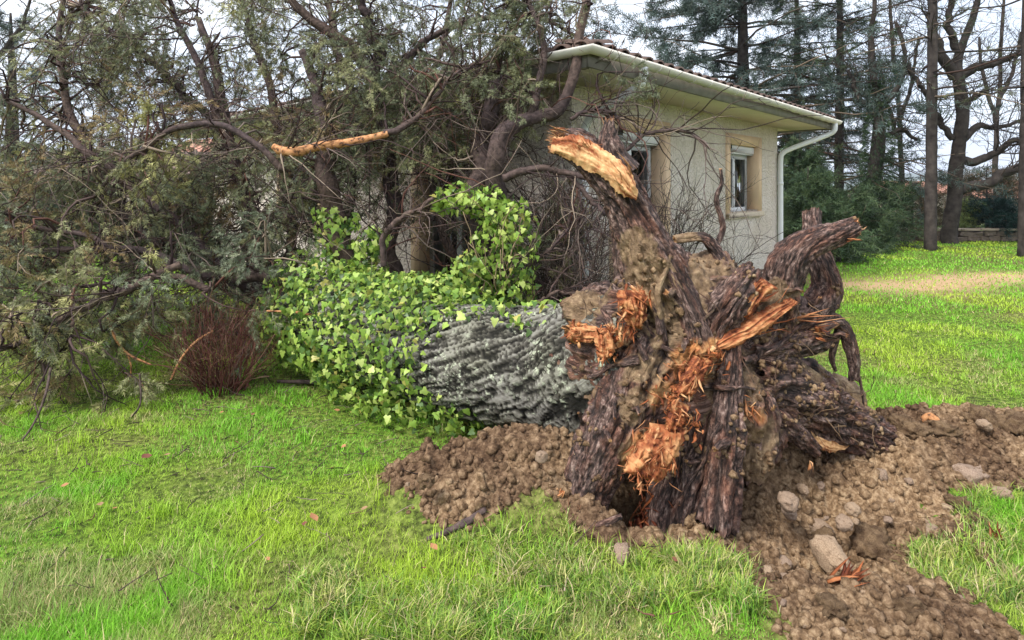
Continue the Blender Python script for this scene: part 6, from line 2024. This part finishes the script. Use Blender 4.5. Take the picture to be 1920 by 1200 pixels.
# long rough tufts round the torn edge and in front
tufts = []
for (x0, x1, y0, y1, m_) in [(780, 1440, 1050, 1215, 200), (1020, 1080, 985, 1030, 14), (860, 1060, 1030, 1080, 34), (1700, 1930, 985, 1120, 90), (1880, 2000, 900, 1000, 40), (1240, 1400, 1020, 1070, 40), (1380, 1480, 1080, 1200, 26), (1690, 1760, 880, 920, 14), (1790, 1860, 930, 1000, 20), (560, 860, 1080, 1210, 60)]:
    for _ in range(m_):
        tufts.append(gp(random.uniform(x0, x1), random.uniform(y0, y1)))
tufts = np.array(tufts)
k = 80
tufts = tufts[RNG.random(len(tufts)) < np.clip(0.6 + 1.6 * fbm(p2(tufts) * 3.0, 3, 207), 0.1, 1)]
X = (tufts[:, None, 0] + RNG.normal(size=(len(tufts), k)) * 0.028).ravel(); Y = (tufts[:, None, 1] + RNG.normal(size=(len(tufts), k)) * 0.028).ravel()
k_ = soil_mask(X, Y) < RNG.uniform(-0.08, 0.06, len(X))
hgt = np.repeat(RNG.uniform(0.035, 0.105, len(tufts)), k)
pal = np.array([[0.22, 0.37, 0.05], [0.34, 0.43, 0.07], [0.44, 0.43, 0.15], [0.12, 0.22, 0.04], [0.55, 0.46, 0.25]])
n = len(X)
th_ = np.repeat(RNG.choice(5, len(tufts), p=[.36, .28, .12, .20, .04]), k)
cc = np.where((RNG.random(n) < 0.5)[:, None], pal[th_], pal[RNG.choice(5, n, p=[.26, .24, .17, .17, .16])]) * RNG.uniform(0.65, 1.3, n)[:, None]
X, Y, hgt, cc = X[k_], Y[k_], hgt[k_], cc[k_]
n = len(X)
blades(X, Y, hgt * RNG.uniform(0.5, 1.25, n), RNG.uniform(0.003, 0.0052, n), cc, RNG.uniform(0.3, 1.9, n), 'long_grass', 'longer pale green grass tufts in front of the torn roots')
# scattered taller blades and tussocks over the lawn
X, Y = frustum_points(420, 2.0, 6.5, 1.2)
tx = (X[:, None] + RNG.normal(size=(420, 26)) * 0.03).ravel(); ty = (Y[:, None] + RNG.normal(size=(420, 26)) * 0.03).ravel()
k_ = (soil_mask(tx, ty) < -0.01) & ~house_mask(tx, ty)
tx, ty = tx[k_], ty[k_]; n = len(tx)
blades(tx, ty, RNG.uniform(0.05, 0.11, n), np.maximum(0.0032, ty * 0.0011), lawn_colors(tx, ty, 0.06), RNG.uniform(0.2, 1.3, n), 'grass_tussocks', 'scattered taller tussocks over the lawn')
# grass hanging from the trunk edge
m_ = 160
S_ = np.array([at(1062, y_, 3.28) for y_ in RNG.uniform(655, 760, m_)]) + RNG.normal(size=(m_, 3)) * 0.014
mb = MB()
Pp = walk(S_, unit(rdir(m_) * 0.7 + np.array([-0.2, -0.8, 0.1])), RNG.uniform(0.06, 0.18, m_), 6, 0.12, -0.25)
mb.tubes(Pp, np.full((m_, 6), 0.0016), 3, {'Col': rep(pal[RNG.choice(5, m_)], 18)})
tag(mb.build('turf_tuft', M['grassblade'], None, False, 'stuff'), 'tuft of grass hanging at the edge of the root plate', 'grass')

# broken bits of twig strewn under and in front of the crown
m_ = 260
gx_ = np.array([gp(random.uniform(-50, 760), random.uniform(690, 900)) for _ in range(m_ - 90)] + [gp(random.uniform(0, 1400), random.uniform(860, 1190)) for _ in range(90)])
zt = ground_h(gx_[:, 0], gx_[:, 1]) + RNG.uniform(0.012, 0.04, m_)
dd_ = rdir(m_); dd_[:, 2] *= 0.12
mb = MB()
twig_mesh(mb, walk(np.column_stack([gx_, zt]), dd_, RNG.uniform(0.04, 0.2, m_), 5, 0.15), RNG.uniform(0.0015, 0.004, m_), np.full(m_, 0.0012), 4)
tag(mb.build('twig_litter', M['twig'], None, False, 'stuff'), 'broken twigs strewn on the lawn by the fallen crown', 'twigs')

# ------------------------------------------------------------------ damp winter air
hz = NT('winter_haze')
hz.t.nodes.remove(hz.b)
pv = hz.n('VolumePrincipled')
pv.inputs['Color'].default_value = (0.80, 0.87, 1.0, 1)
pv.inputs['Density'].default_value = 0.00034
pv.inputs['Anisotropy'].default_value = 0.0
hz.t.links.new(pv.outputs[0], hz.t.nodes['Material Output'].inputs['Volume'])
tag(MB().box(-4400, 4400, -120, 4400, -11, 120).build('haze', hz.m, None, False, 'stuff'), 'thin bluish winter haze in the air', 'haze')

for e in LOCALS:
    if '_local' in e:
        del e['_local']
